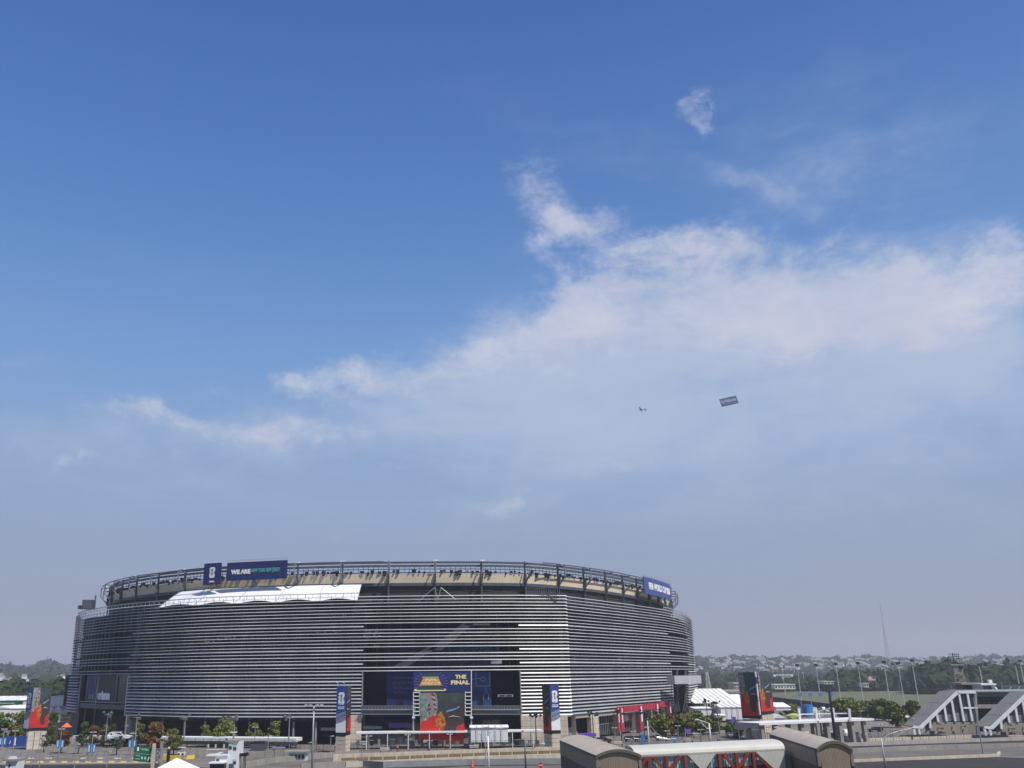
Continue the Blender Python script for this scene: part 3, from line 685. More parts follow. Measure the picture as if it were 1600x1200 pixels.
# ------------------------------------------------------------------ signs hung on the stadium
def logo26(pl, parent, cx, cy, w_, h_):
    """white block figure 2 above 6 with a gold cup in front; w_, h_ in fractions of the panel"""
    def rr(x0, y0, x1, y1, r):
        pts = []; ar = pl.w/pl.h
        for (qx, qy, a0) in ((x1-r, y1-r*ar, 0), (x0+r, y1-r*ar, 90), (x0+r, y0+r*ar, 180), (x1-r, y0+r*ar, 270)):
            for k in range(4): a = math.radians(a0+30*k); pts.append((qx+r*math.cos(a), qy+r*ar*math.sin(a)))
        return pts
    g = MB(); x0, x1 = cx-w_/2, cx+w_/2
    pl.quad(g, rr(x0, cy+h_*.03, x1, cy+h_*.5, w_*.28), .06, 0, .05)
    pl.quad(g, rr(x0, cy-h_*.5, x1, cy-h_*.03, w_*.28), .06, 0, .05)
    pl.quad(g, [(x0+w_*.02, cy+h_*.0), (x1-w_*.1, cy+h_*.0), (x1-w_*.1, cy+h_*.1), (x0+w_*.02, cy+h_*.1)], .064, 0, .05)
    pl.quad(g, [(x0-w_*.02, cy+h_*.22), (x0+w_*.2, cy+h_*.22), (x0+w_*.2, cy+h_*.27), (x0-w_*.02, cy+h_*.27)], .085, 1, .02)
    pl.quad(g, [(x1-w_*.2, cy-h_*.14), (x1+w_*.02, cy-h_*.14), (x1+w_*.02, cy-h_*.10), (x1-w_*.2, cy-h_*.10)], .085, 1, .02)
    o = g.build('emblem', [white_t, blue_b], parent)
    g = MB(); c = [(-.5, 1), (-.62, .88), (-.45, .70), (-.2, .55), (-.16, .30), (-.3, .12), (-.36, 0), (.36, 0), (.3, .12), (.16, .30), (.2, .55), (.45, .70), (.62, .88), (.5, 1), (0, 1.08)]
    pl.quad(g, [(cx+a*w_*.28, cy-h_*.22+b*h_*.52) for a, b in c], .10, 0, .03)
    pl.quad(g, [(cx-w_*.11, cy-h_*.2), (cx+w_*.11, cy-h_*.2), (cx+w_*.1, cy-h_*.1), (cx-w_*.1, cy-h_*.1)], .12, 1, .02)
    g.build('cup_mark', [mat('cup_gold', (.30, .19, .05), .5, 0, .3, 4), dgreen], parent)
def poster(pl, parent, crop=(0, 1)):
    """plain generic print: speckled wing shape, grey green ground, dark form with pale streaks, red field, orange tuft"""
    c0, c1 = crop
    def q(pts, d, mi): 
        P_ = [(min(max((a-c0)/(c1-c0), 0), 1), b) for a, b in pts]; 
        if max(a for a, _ in P_)-min(a for a, _ in P_) > .01: pl.quad(g, P_, d, mi, .015)
    g = MB()
    q([(0, 0), (1, 0), (1, 1), (0, 1)], .02, 0)
    q([(0, .36), (.16, .45), (.35, .53), (.53, .52), (.5, .3), (.56, 0), (0, 0)], .045, 1)
    q([(.55, 0), (.55, .28), (.85, .36), (1, .34), (1, 0)], .045, 1)
    q([(.36, 1), (.0, 1), (0, .35), (.22, .42), (.35, .5), (.40, .68), (.40, .84)], .04, 2)
    q([(.14, 1), (.34, 1), (.40, .8), (.385, .6), (.28, .5), (.20, .62), (.16, .8)], .055, 3)
    q([(.52, .48), (.60, .64), (.70, .74), (.84, .78), (1, .72), (1, .36), (.8, .26), (.62, .22), (.5, .30)], .05, 4)
    q([(.52, .24), (.62, .08), (.80, .08), (.82, .28), (.6, .34)], .06, 4)
    for k, (x, y, s) in enumerate(((.58, .575, .8), (.65, .595, .95), (.73, .62, 1.0), (.81, .645, .8))):
        q([(x, y-.01), (x+.10*s, y+.03), (x+.13*s, y+.062), (x+.04*s, y+.045)], .07, 5)
    q([(.62, .47), (.74, .49), (.95, .47), (.74, .515)], .07, 6)
    r_ = random.Random(3)
    for k in range(26):
        a = r_.uniform(0, 6.28); rad = r_.uniform(.02, .12); x, y = .46+rad*.9*math.cos(a), .38+rad*1.5*math.sin(a); s = r_.uniform(.018, .045)
        q([(x-s, y), (x, y-s), (x+s*.7, y+s*.3), (x+s*.2, y+s*1.6)], .075+k*.002, 7)
    for k in range(22):
        x, y = r_.uniform(.02, .34), r_.uniform(.38, .95); s = r_.uniform(.012, .03)
        q([(x-s, y-s), (x+s, y-s*.6), (x+s*.8, y+s*1.6), (x-s*.4, y+s)], .066+k*.001, [3, 8, 6, 4, 0][k % 5])
    for k in range(7): q([(.24+k*.012, .97-k*.055), (.28+k*.012, .985-k*.055), (.345+k*.006, .93-k*.05), (.33+k*.008, .92-k*.05)], .09, 6 if k % 2 else 4)
    g.build('printed_picture', [teal_bg, red_p, mat('pale_wing_print', (.26, .36, .38), .6, 0, .3, .9, c2=(.10, .12, .06)), wing_p, brown_p, sky_p, grey_p, orange_p, ochre_p], parent)
def emblem_face(pl, parent):
    g = MB(); pl.quad(g, [(0, 0), (1, 0), (1, 1), (0, 1)], .03, 0)
    pl.quad(g, [(0, 0), (1, 0), (1, .27), (.55, .22), (0, .18)], .045, 1)
    for k in range(6): pl.quad(g, [(0, .19+k*.032), (1, .28+k*.032), (1, .295+k*.032), (0, .205+k*.032)], .05, 2)
    for k in range(4):
        x = .08+k*.22; y = .325+k*.02; pl.quad(g, [(x, y), (x+.16, y+.015), (x+.11, y-.035), (x+.05, y-.04)], .065, 0)
        x = .08+k*.22; y = .395+k*.012; pl.quad(g, [(x, y-.02), (x+.05, y-.015), (x+.03, y+.01), (x+.01, y+.008)], .065, 2)
    g.build('printed_face', [blue_b, white_t, grey_p], parent)
    logo26(pl, parent, .5, .73, .62, .27)
    pl.text('FIFA', .34, .612, .66, .626, mat('dark_print', (.02, .02, .03), .6, 0, .1, 1), parent, .02, .12, .02)
    pl.text('WE ARE', .16, .538, .84, .562, white_t, parent, .04, .07, .02, 'caption'); pl.text('2026', .16, .502, .84, .532, white_t, parent, .06, .07, .02, 'caption')
def signpl(x0, y0, x1, y1, x2, y2, x3, y3, D0, D1):     # corner order: bl br tr tl (pixels), distance left / right
    a = P(x0, y0, D0); b = P(x1, y1, D1); c = P(x3, y3, D0); ux = b-a; ux.z = 0; return Pl(a, ux, ux.length, c.z-a.z)
def sgn(name, label, cat, pl, mt, th=.4):
    t = thing(name, label, cat, tuple(pl.p(.5, 0))); g = MB(); g.poly([pl.p(0, 0), pl.p(1, 0), pl.p(1, 1), pl.p(0, 1)], th, pl.n); g.build('board', mt, t); return t
q0, q1 = RG.find(317.5, 51, 4), RG.find(344, 51, 4); a = RG.at(q0, 4.2, 49.6); b = RG.at(q1, 4.2, 49.6)
pl = Pl(a, b-a, (b-a).length, 7.2); t = sgn('emblem_sign', 'square blue sign with white emblem on the upper left rim of the stadium', 'sign', pl, screen_b)
logo26(pl, t, .5, .56, .32, .50); pl.text('2026', .36, .10, .66, .19, white_t, t, .05, .06)
q0, q1 = RG.find(353.5, 51, 4), RG.find(448, 51, 4); a = RG.at(q0, 4.2, 50.6); b = RG.at(q1, 4.2, 50.6)
pl = Pl(a, b-a, (b-a).length, 6.0); t = sgn('rim_sign', 'long blue sign with white and turquoise lettering on the stadium rim', 'sign', pl, screen_b)
pl.text('WE ARE', .07, .34, .40, .60, white_t, t, .07, .03); pl.text('NEW YORK NEW JERSEY', .42, .34, .89, .62, teal_t, t, .02, .03)
g = MB()
for k in range(20): g.bar(pl.p(k/19, 1.0, -.3), pl.p(k/19, 1.12, -.3), .08)
g.bar(pl.p(0, 1.12, -.3), pl.p(1, 1.12, -.3), .08); g.build('rail', steel_l, t)
q0, q1 = RG.find(1007, 51, 4), RG.find(1049, 51, 4)
t = thing('rim_sign', 'curved blue sign with white lettering at the right end of the stadium rim', 'sign', tuple(RG.at(q0, 4, 49)))
ribbon(RG, q0, q1, 4.2, 49.6, 4.2, 56.2, .4, 2).build('board', mat('faded_blue_board', (.05, .085, .27), .6, 0, .06, .3), t)
def cfn(u_, v_, d=0): return RG.at(q0+(q1-q0)*u_, 4.2+d, 49.6+6.6*v_)
Pl(a, b-a, 1, 1).text('FIFA WORLD CUP 2026', .13, .30, .93, .74, white_t, t, .05, .05, .1, fn=cfn)
g = MB()
for k in range(22): g.bar(cfn(k/21, 1), cfn(k/21, 1.13), .1)
g.build('rail', steel_l, t)

# big screen and printed hanging in the centre gate
a = P(646, 1082, 276); b = P(737, 1081, 276); c = P(646, 1050, 276); pl = Pl(a, b-a, (b-a).length, c.z-a.z)
t = sgn('event_screen', 'wide blue board with golden lettering above the picture hanging', 'sign', pl, screen_b)
g = MB()
for k in range(16):
    an = math.radians(-20+k*220/15); pl.quad(g, [(.30, .45), (.30+.30*math.cos(an), .45+.62*math.sin(an)), (.30+.30*math.cos(an+.05), .45+.62*math.sin(an+.05))], .03, 0) if .45+.62*math.sin(an) < 1.0 and .45+.62*math.sin(an) > 0 else None
g.build('ray_print', mat('pale_violet_print', (.13, .12, .30), .6, 0, .1, 1), t)
g = MB()
pl.quad(g, [(.04, .06), (.54, .06), (.57, .12), (.55, .17), (.04, .17), (.0, .12)], .05, 1)
pl.quad(g, [(.05, .12), (.54, .12), (.47, .32), (.12, .32)], .07, 0)
pl.quad(g, [(.10, .32), (.49, .32), (.43, .70), (.17, .70)], .06, 2)
pl.quad(g, [(.16, .68), (.44, .68), (.41, .94), (.19, .94)], .08, 0); pl.quad(g, [(.15, .72), (.44, .72), (.43, .75), (.16, .75)], .10, 1)
g.build('cup_base_print', [dgreen, gold_l, gold], t)
pl.text('FIFA', .20, .52, .41, .68, gold_l, t, .05, .09, name='lettering'); pl.text('WORLD CUP', .13, .35, .47, .50, gold_l, t, .05, .09)
pl.text('THE', .72, .64, .91, .84, gold_l, t, .05, .05); pl.text('FINAL', .645, .36, .97, .57, gold_l, t, .05, .05)
a = P(656.5, 1156, 275.5); b = P(726, 1155.5, 275.5); c = P(656.5, 1082.5, 275.5); pl = Pl(a, b-a, (b-a).length, c.z-a.z)
t = sgn('picture_hanging', 'large hanging picture in red and grey green at the centre of the gate', 'banner', pl, black, .2); poster(pl, t)
for i, (x0, x1) in enumerate(((646, 655.5), (727, 736.5))):
    t = thing('truss_tower', ('white ladder truss left of the picture hanging', 'white ladder truss right of the picture hanging')[i], 'truss', tuple(P((x0+x1)/2, 1157, 275.8)), 'white trusses framing the picture hanging')
    for x in (x0, x1): MB().bar(P(x, 1117.5, 275.8), P(x, 1081, 275.8), .26).build('upright', white, t)
    for k in range(7): MB().bar(P(x0, 1082+k*5.9, 275.7), P(x1, 1082+k*5.9, 275.7), .26).build('rung', white, t)
    xx = x0 if i == 0 else x1
    MB().bar(P(xx, 1157, 275.8), P(xx, 1117, 275.8), .42).build('post', steel_l, t); MB().bar(P(xx-2, 1121, 275.4), P(xx+2.5, 1121, 275.4), .5).build('spotlight', white, t)
    if i == 1: MB().bar(P(x1, 1082, 275.8), P(x1, 1047, 275.8), .24).build('upright', white, t)

# ------------------------------------------------------------------ banner pylons
def pylon(name, label, faces, base_mt=stone, xr=None):
    """faces: (kind, x0, x1, ytop, ydark, ybase, D0, D1, crop)"""
    f0 = faces[0]; mid = G((f0[1]+f0[2])/2, f0[5]); t = thing(name, label, 'banner pylon', tuple(mid), 'tall banner pylons around the stadium')
    for kind, x0, x1, yt, yd, yb, D0, D1, crop in faces:
        a = P(x0, yd, D0); b = P(x1, yd, D1); ux = b-a; ux.z = 0; top = P(x0, yt, D0).z; pl = Pl(Vector((a.x, a.y, a.z)), ux, ux.length, top-a.z)
        g = MB(); g.poly([pl.p(0, 0), pl.p(1, 0), pl.p(1, 1), pl.p(0, 1)], .25, pl.n); g.build('panel', black, t)
        if kind == 'p': poster(pl, t, crop)
        elif kind == 'e': emblem_face(pl, t)
        g = MB(); a2 = Pl(Vector((a.x, a.y, a.z-.9)), ux, ux.length, .88); g.poly([a2.p(0, 0, .05), a2.p(1, 0, .05), a2.p(1, 1, .05), a2.p(0, 1, .05)], .4, pl.n); g.build('frame_skirt', black, t)
        if yb:
            h = a.z-1.0; b0 = Pl(Vector((a.x, a.y, 0)), ux, ux.length, h); nr = 4; nc = max(1, int(round(pl.w/1.8)))
            for r in range(nr):
                for c_ in range(nc):
                    e = .012; g = MB(); g.poly([b0.p((c_)/nc+e, r/nr+e), b0.p((c_+1)/nc-e, r/nr+e), b0.p((c_+1)/nc-e, (r+1)/nr-e), b0.p(c_/nc+e, (r+1)/nr-e)], .8, pl.n); g.build('stone_block', base_mt, t)
    return t
t = pylon('banner_pylon', 'banner pylon with narrow blue side at the far left, beside white tents', [('e', 36.5, 44.5, 1074, 1137.5, 0, 288, 284, None), ('p', 45, 74, 1074.5, 1137.5, 1166, 284, 287, (0, 1))])
t = pylon('banner_pylon', 'narrow orange and red banner partly behind the left edge of the stadium', [('p', 98, 119, 1055, 1112.5, 1150, 398, 408, (0, .8))], stone_g)
t = pylon('banner_pylon', 'tall blue banner pylon left of the centre gate', [('e', 524.5, 540, 1072, 1144.5, 1176, 262, 261, None), ('p', 541, 547.5, 1072, 1143, 1173, 261, 264, (.75, 1.0))])
g = MB()
for x in (528, 538): g.tube([P(x, 1072, 261.4), P(x, 1067.5, 261.2), P(x-2.5, 1066, 260)], .1, 5)
g.build('lamp_arm', white, t)
t = pylon('banner_pylon', 'blue banner pylon with red side right of the centre gate', [('p', 849.5, 861.5, 1070, 1141, 1170, 265.5, 262, (.45, 1.0)), ('e', 862, 876, 1069.5, 1141, 1170, 262, 262.5, None)])
t = pylon('banner_pylon', 'banner pylon with two angled picture faces near the white tents on the right', [('p', 1159.5, 1187.5, 1050.5, 1117.5, 1128, 297, 292, (.12, .95)), ('p', 1190, 1209.5, 1050.5, 1112, 1124, 292.5, 300, (.3, 1.0))])
g = MB(); a = P(1187.8, 1117, 291.8); b = P(1188.8, 1116.5, 292.2); top = P(1187.8, 1050, 291.8); pl = Pl(a, b-a, .55, top.z-a.z)
for k, (v0, v1, mi) in enumerate(((0, .3, 0), (.3, .42, 1), (.42, .72, 0), (.72, .88, 2), (.88, 1, 0))): pl.quad(g, [(0, v0), (1, v0), (1, v1-.004), (0, v1-.004)], 0, mi, .3)
g.build('edge_strip', [white_t, grey_p, blue_b], t)

# ------------------------------------------------------------------ plants
def tree(name, label, x, ytop, ybase, hw, leafm, z0=0., n=1500, shape='round', D=None, trunk_r=.16, cat='tree', group=None, crown0=.28, gap=0., leaf=.34):
    hw *= 1.06; n = int(n*1.5); crown0 *= .8
    b = G(x, ybase, z0) if D is None else P(x, ybase, D)
    if D is not None: b.z = z0
    top = P(x, ytop, b.y).z; h = max(top-b.z, 1.0); r = (P(x+hw, ybase, b.y)-P(x, ybase, b.y)).length
    t = thing(name, label, cat, tuple(b), group); rg = random.Random(int(x*13+ytop*7))
    g = MB(); lean = Vector((rg.uniform(-.04, .04)*h, rg.uniform(-.04, .04)*h, h*.72)); g.tube([b, b+lean*.5+Vector((.05*h*rg.uniform(-.3, .3), 0, 0)), b+lean], [trunk_r, trunk_r*.75, trunk_r*.3], 7)
    ends = []
    for k in range(9):
        s = b+lean*rg.uniform(.35, .95); a = rg.uniform(0, 6.28); e = s+Vector((math.cos(a)*r*rg.uniform(.4, .85), math.sin(a)*r*rg.uniform(.4, .85), h*rg.uniform(.06, .22))); g.tube([s, s.lerp(e, .5)+Vector((0, 0, .02*h)), e], [trunk_r*.35, trunk_r*.2, .02], 5); ends.append(e)
    g.build('trunk', trunk, t, smooth=True)
    # leaf clusters inside the crown volume
    zc0 = crown0*h; H_ = h-zc0; K = rg.randint(20, 28); cl = []
    for k in range(K):
        v_ = rg.random(); 
        if shape == 'cone': rr_ = r*(1.15-.85*v_)
        elif shape == 'vase': rr_ = r*(.35+.65*math.sin(math.pi*min(1, v_*.9+.1)))
        else: rr_ = r*math.sqrt(max(.05, 1-(2*v_-1)**2*.86))
        a = rg.uniform(0, 6.28); q = rr_*rg.uniform(.25, .85); cl.append((math.cos(a)*q, math.sin(a)*q, zc0+H_*(.1+.82*v_), rg.uniform(.24, .52)*max(r*.95, H_*.26)))
    R_ = np.random.default_rng(int(x*31+ytop)); ci = R_.integers(0, K, n); C_ = np.array(cl)
    d = R_.normal(size=(n, 3)); d /= np.linalg.norm(d, axis=1)[:, None]; rad = R_.uniform(.15, 1.25, n)**.7
    ctr = C_[ci, :3]+d*(C_[ci, 3]*rad)[:, None]*np.array([1, 1, .75]); ctr[:, 2] = np.clip(ctr[:, 2], zc0*.7, h*1.0)
    s = R_.uniform(.6, 1.35, n)*leaf*max(.6, min(1.6, r/3.0))
    a1 = d+R_.normal(size=(n, 3))*.9; a1 /= np.linalg.norm(a1, axis=1)[:, None]; tmp = R_.normal(size=(n, 3)); e1 = np.cross(a1, tmp); e1 /= np.linalg.norm(e1, axis=1)[:, None]; e2 = np.cross(a1, e1)
    V = np.empty((n, 4, 3)); o = np.array(b[:]) 
    for j, (p_, q_) in enumerate(((-1, 0), (0, -.6), (1, .1), (0, .6))): V[:, j] = o+ctr+e1*(s*p_)[:, None]+e2*(s*q_)[:, None]
    me = bpy.data.meshes.new('crown'); V = V.reshape(-1, 3)-o
    me.from_pydata(V.tolist(), [], [(4*i, 4*i+1, 4*i+2, 4*i+3) for i in range(n)]); me.materials.append(leafm)
    c = bpy.data.objects.new('crown', me); col.objects.link(c); c.parent = t
    return t
T = tree
T('plaza_tree', 'small sparse tree in front of the cream wall at the left', 68, 1146, 1175.5, 9, lf_gr, n=420, shape='vase', crown0=.35, leaf=.3)
T('plaza_tree', 'rust orange tree standing on the plaza at the left', 94.5, 1138, 1177, 13, lf_or, n=2200, crown0=.25)
T('shrub', 'dark green shrub between the cream wall and the rust orange tree', 80, 1143, 1162, 12, lf_dk, n=1500, cat='shrub', crown0=.05)
T('plaza_tree', 'thin grey green tree just right of the rust orange tree', 122, 1147, 1178, 9, lf_gr, n=700, shape='vase', crown0=.35)
T('plaza_tree', 'slim pale tree between the two walkers and the green sign', 182, 1146, 1180, 10, lf_gr, n=520, shape='vase', crown0=.35)
T('shrub', 'low brown shrub left of the green sign', 202, 1154, 1167, 10, lf_br, n=800, cat='shrub', crown0=.05)
T('plaza_tree', 'large rust brown tree behind the green sign', 240, 1129, 1172, 18, lf_br, n=3400, crown0=.12, shape='cone')
T('plaza_tree', 'dull green tree with a bare trunk right of the rust brown tree', 271, 1149, 1180, 14, lf_ol, n=1700, shape='vase', crown0=.38)
for i, (x, yt, hw, m_, sh, lb) in enumerate((
    (130, 1127, 9, lf_g, 'round', 'green bush below the left gate beside the concrete abutment'), (146, 1130, 9, lf_br, 'round', 'brownish bush in the middle below the left gate'),
    (163, 1131, 8, lf_ol, 'round', 'olive bush right of the brownish one below the left gate'), (176, 1128, 4, lf_dk, 'cone', 'narrow dark sapling right of the olive bush'),
    (217, 1129, 10, lf_ol, 'round', 'olive tree in front of the grey stone pier'), (269, 1135, 10, lf_ol, 'round', 'small pale green tree right of the rust brown tree'),
    (321, 1130, 10, lf_yg, 'cone', 'small yellow green tree left of the largest one'), (350, 1119, 20, lf_yg, 'cone', 'largest yellow green tree below the louvres'),
    (397, 1129, 13, lf_yg, 'cone', 'yellow green tree second from the right below the louvres'), (428, 1127, 13, lf_yg, 'cone', 'pointed yellow green tree rightmost below the louvres'))):
    T('stadium_tree', lb, x, yt, 1156, hw, m_, D=292, n=int(260*hw)//2+500, shape=sh, group='trees at the foot of the stadium', crown0=.12)
for i, (x, yt, yb, hw, m_, lb) in enumerate((
    (1032, 1117, 1152, 19, lf_ol, 'brownish green tree beside the crimson banners'), (1051, 1115, 1150, 16, lf_br, 'rust tinged tree second from the crimson banners'),
    (1073, 1116, 1150, 18, lf_ol, 'olive tree in the middle of the row below the right gate'), (1094, 1112, 1148, 18, lf_yg, 'yellow green tree in front of the white tents'),
    (1116, 1116, 1147, 15, lf_ol, 'olive tree at the right end of the row near the purple flag'), (1147, 1128, 1152, 16, lf_g, 'low green tree below the purple flag'),
    (1194, 1116, 1132, 8, lf_ol, 'small tree at the foot of the two faced pylon'))):
    T('plaza_tree', lb, x, yt, yb, hw, m_, n=1900, group='trees right of the stadium', crown0=.15)
for i, (x, yt, yb, hw, m_, lb) in enumerate((
    (1326, 1092, 1128, 22, lf_yg, 'broad bright green tree behind the long canopy'), (1354, 1096, 1124, 14, lf_g, 'green tree second from the left behind the long canopy'),
    (1379, 1091, 1126, 16, lf_g, 'dense green tree in the middle of the group by the sloped roofs'), (1400, 1097, 1137, 17, lf_yg, 'yellow green tree in front of the group by the sloped roofs'),
    (1432, 1095, 1130, 12, lf_g, 'green tree partly behind the first sloped roof'), (1236, 1100, 1116, 12, lf_ol, 'round bush between the pylon and the long canopy'),
    (1221, 1112, 1126, 4, lf_ol, 'small bush beside the little marquee'))):
    T('green_tree', lb, x, yt, yb, hw, m_, n=2600, group='trees beyond the long canopy', crown0=.1, leaf=.42)
for (x, yt, yb, hw, m_, lb) in ((2, 1113, 1150, 15, lf_g, 'dark green tree at the left edge of the view'), (27, 1111, 1146, 16, lf_ol, 'olive tree behind the left pylon'), (82, 1110, 1138, 8, lf_g, 'green tree between the left pylon and the stadium')):
    T('green_tree', lb, x, yt, yb, hw, m_, D=300, n=2200, crown0=.1)

# ------------------------------------------------------------------ far land: hills, woods, houses
hillm = mat('hill_woodland', (.062, .080, .042), .95, 0, .35, .012)
def ridge(name, prof, y0, y1, seed):
    """prof: list of (pixel x, pixel y of the crest); terrain rising from y0 to y1 metres away"""
    xs = [p[0] for p in prof]; ys = [p[1] for p in prof]; rings = []
    for x in np.linspace(xs[0], xs[-1], 90):
        yc = float(np.interp(x, xs, ys)); row = []
        for k in range(9):
            t = k/8; D = y0+(y1-y0)*t; top = P(x, yc, y1); s = t*t*(3-2*t); row.append(Vector((top.x/y1*D, D, max(0, (top.z-8))*s-1)))
        D = y1+500; row.append(Vector((top.x/y1*D, D, -1))); rings.append(row)
    g = MB(); g.sweep(rings, closed=False); o = struct(g, name, hillm, True)
    r_ = random.Random(seed)
    def surf(x, t):
        yc = float(np.interp(x, xs, ys)); D = y0+(y1-y0)*t; top = P(x, yc, y1); s = t*t*(3-2*t); return Vector((top.x/y1*D, D, max(0, (top.z-8))*s-1))
    return surf
BM = bmesh.new(); bmesh.ops.create_icosphere(BM, subdivisions=2, radius=1); ICO_V = np.array([v_.co[:] for v_ in BM.verts]); ICO_F = [tuple(q.index for q in f.verts) for f in BM.faces]; BM.free()
def wood(name, label, pts, rr, mt, hfac=1.0, seed=1, jit=.30):
    R_ = np.random.default_rng(seed); n = len(pts); nv = len(ICO_V); V = np.empty((n, nv, 3))
    for i, p in enumerate(pts):
        r = R_.uniform(*rr); J = 1+R_.uniform(-jit, jit, (nv, 1)); V[i] = np.array(p[:])+ICO_V*J*np.array([r, r, r*hfac*R_.uniform(.8, 1.25)])+np.array([0, 0, r*.7])
    F = [tuple(a+i*nv for a in f) for i in range(n) for f in ICO_F]
    # leaf sprays standing out of every crown
    nq = 34 if n > 300 else 90; d = R_.normal(size=(n, nq, 3)); d /= np.linalg.norm(d, axis=2)[..., None]; rad = (V.max(1)-V.min(1))/2; ctr = (V.max(1)+V.min(1))/2
    C = ctr[:, None]+d*rad[:, None]*R_.uniform(.85, 1.22, (n, nq))[..., None]; sz = rad[:, 0].mean()*R_.uniform(.12, .30, (n, nq))[..., None]
    e1 = np.cross(d+R_.normal(size=d.shape)*.6, R_.normal(size=d.shape)); e1 /= np.linalg.norm(e1, axis=2)[..., None]; e2 = np.cross(e1, d+R_.normal(size=d.shape)*.5)
    Q = np.stack([C-e1*sz, C-e2*sz*.8, C+e1*sz, C+e2*sz*.8], 2).reshape(-1, 3); o0 = n*nv
    F += [(o0+4*i, o0+4*i+1, o0+4*i+2, o0+4*i+3) for i in range(n*nq)]
    me = bpy.data.meshes.new(name); me.from_pydata(V.reshape(-1, 3).tolist()+Q.tolist(), [], F); me.materials.append(mt)
    o = bpy.data.objects.new(name, me); col.objects.link(o); return tag(o, label, 'woodland', kind='stuff')
R1 = random.Random(5)
prR = [(1060, 1036), (1090, 1034), (1110, 1037), (1150, 1035), (1200, 1036), (1260, 1035), (1300, 1036), (1360, 1036), (1400, 1038), (1470, 1037), (1540, 1035), (1600, 1035), (1700, 1036), (1850, 1040)]
sR = ridge('hills', prR, 1900, 3000, 5)
far_lf = mat('far_tree_canopy', (.05, .064, .045), .95, 0, .4, .03, c2=(.026, .035, .026), spec=.1)
pts = [sR(R1.uniform(1050, 1760), R1.random()**.8) for _ in range(1900)]+[sR(x+R1.uniform(-3, 3), .97)+Vector((0, 0, R1.uniform(0, 12))) for x in range(1055, 1760, 4) if R1.random() < .75]
wood('hillside_woodland', 'hazy wooded hillside beyond the racing track', pts, (9, 17), far_lf, .8, 3)
prL = [(-250, 1050), (-60, 1050), (0, 1050), (12, 1049), (30, 1054), (45, 1052), (60, 1050), (70, 1044), (92, 1044), (100, 1050), (115, 1052), (150, 1050)]
sL = ridge('hills', prL, 1500, 2400, 6)
pts = [sL(R1.uniform(-60, 122), R1.random()**.8) for _ in range(420)]+[sL(x+R1.uniform(-2, 2), .97) for x in range(-60, 122, 6)]
wood('hillside_woodland', 'hazy wooded hill behind the left side of the stadium', pts, (9, 18), far_lf, .85, 4)
midl = mat('mid_tree_canopy', (.045, .068, .028), .95, 0, .4, .08, c2=(.02, .032, .014), spec=.1)
def belt(x0, x1, D0, D1, hmin, hmax, n, name, label, seed, gapf=None):
    rg = random.Random(seed); pts = []; 
    for k in range(n):
        x = rg.uniform(x0, x1); D = rg.uniform(D0, D1)
        if gapf and not gapf(x): continue
        p = P(x, 1070, D); p.z = 0; pts.append(p)
    for k in range(int((x1-x0)/3)):
        p = P(x0+k*3, 1070, D0+8); p.z = -2; pts.append(p)
    return wood(name, label, pts, (hmin, hmax), midl, 1.0, seed, .32)
belt(1300, 1520, 960, 1120, 6, 10.5, 170, 'tree_belt', 'dark tree belt behind the racing track', 21)
belt(1200, 1300, 980, 1120, 5, 8, 60, 'tree_belt', 'lower tree belt behind the long pale building', 22, lambda x: x > 1238)
belt(1085, 1215, 1150, 1400, 5, 9, 150, 'tree_belt', 'tree belt between the stadium and the two faced pylon', 23)
belt(1545, 1700, 900, 1080, 8, 13, 90, 'tree_belt', 'dark trees at the right edge of the view', 24)
belt(1440, 1530, 820, 900, 9, 13, 50, 'tree_belt', 'tall dark trees behind the floodlight tower', 25)
belt(-40, 125, 620, 800, 6, 10, 110, 'tree_belt', 'dark trees behind the white tents at the left', 26)
# houses among the trees: one mesh, many copies
wallc = [mat('house_wall_%s' % n_, c_, .8, 0, .08, .2) for n_, c_ in (('white', (.85, .85, .83)), ('cream', (.75, .68, .56)), ('rose', (.52, .36, .32)), ('grey', (.5, .52, .54)))]
roofc = mat('house_roof', (.22, .21, .21), .9, 0, .2, .2)
hm = []
for wm in wallc:
    g = MB(); g.box((0, 0, 3), (9, 8, 6)); g.add([(-5, -4.5, 6), (5, -4.5, 6), (5, 4.5, 6), (-5, 4.5, 6), (-5, 0, 9.4), (5, 0, 9.4)], [(0, 1, 5, 4), (2, 3, 4, 5), (0, 4, 3), (1, 2, 5), (0, 3, 2, 1)], 1)
    for a in (-2.6, 0, 2.6):
        for b in (1.6, 4.2): g.box((a, -4.03, b), (1.1, .06, 1.3), mi=2)
    o = g.build('house', [wm, roofc, dglass], None); hm.append(o.data); bpy.data.objects.remove(o)
def house(p, i, rz, s, label, group):
    o = bpy.data.objects.new('house', hm[i]); col.objects.link(o); o.location = p; o.rotation_euler = (0, 0, rz); o.scale = (s, s, s); return tag(o, label, 'house', group)
r_ = random.Random(12)
for k in range(285):
    x = r_.gauss(1270, 105) if k % 3 else r_.uniform(1085, 1600)
    if x < 1082 or x > 1598: x = r_.uniform(1085, 1420)
    t = r_.uniform(.12, .80); p = sR(x, t); p.z += r_.uniform(10, 18)
    ci = r_.choice((0, 0, 0, 1, 2, 3)); cn = ('white', 'cream', 'rose', 'grey')[ci]; zn = 'near the foot' if t < .3 else ('on the middle slope' if t < .6 else 'near the crest'); house(p, ci, r_.uniform(-.9, .9), r_.uniform(.95, 1.55), 'small %s walled house among the trees %s of the hazy far hillside' % (cn, zn), '%s houses %s of the far hillside' % (cn, zn))
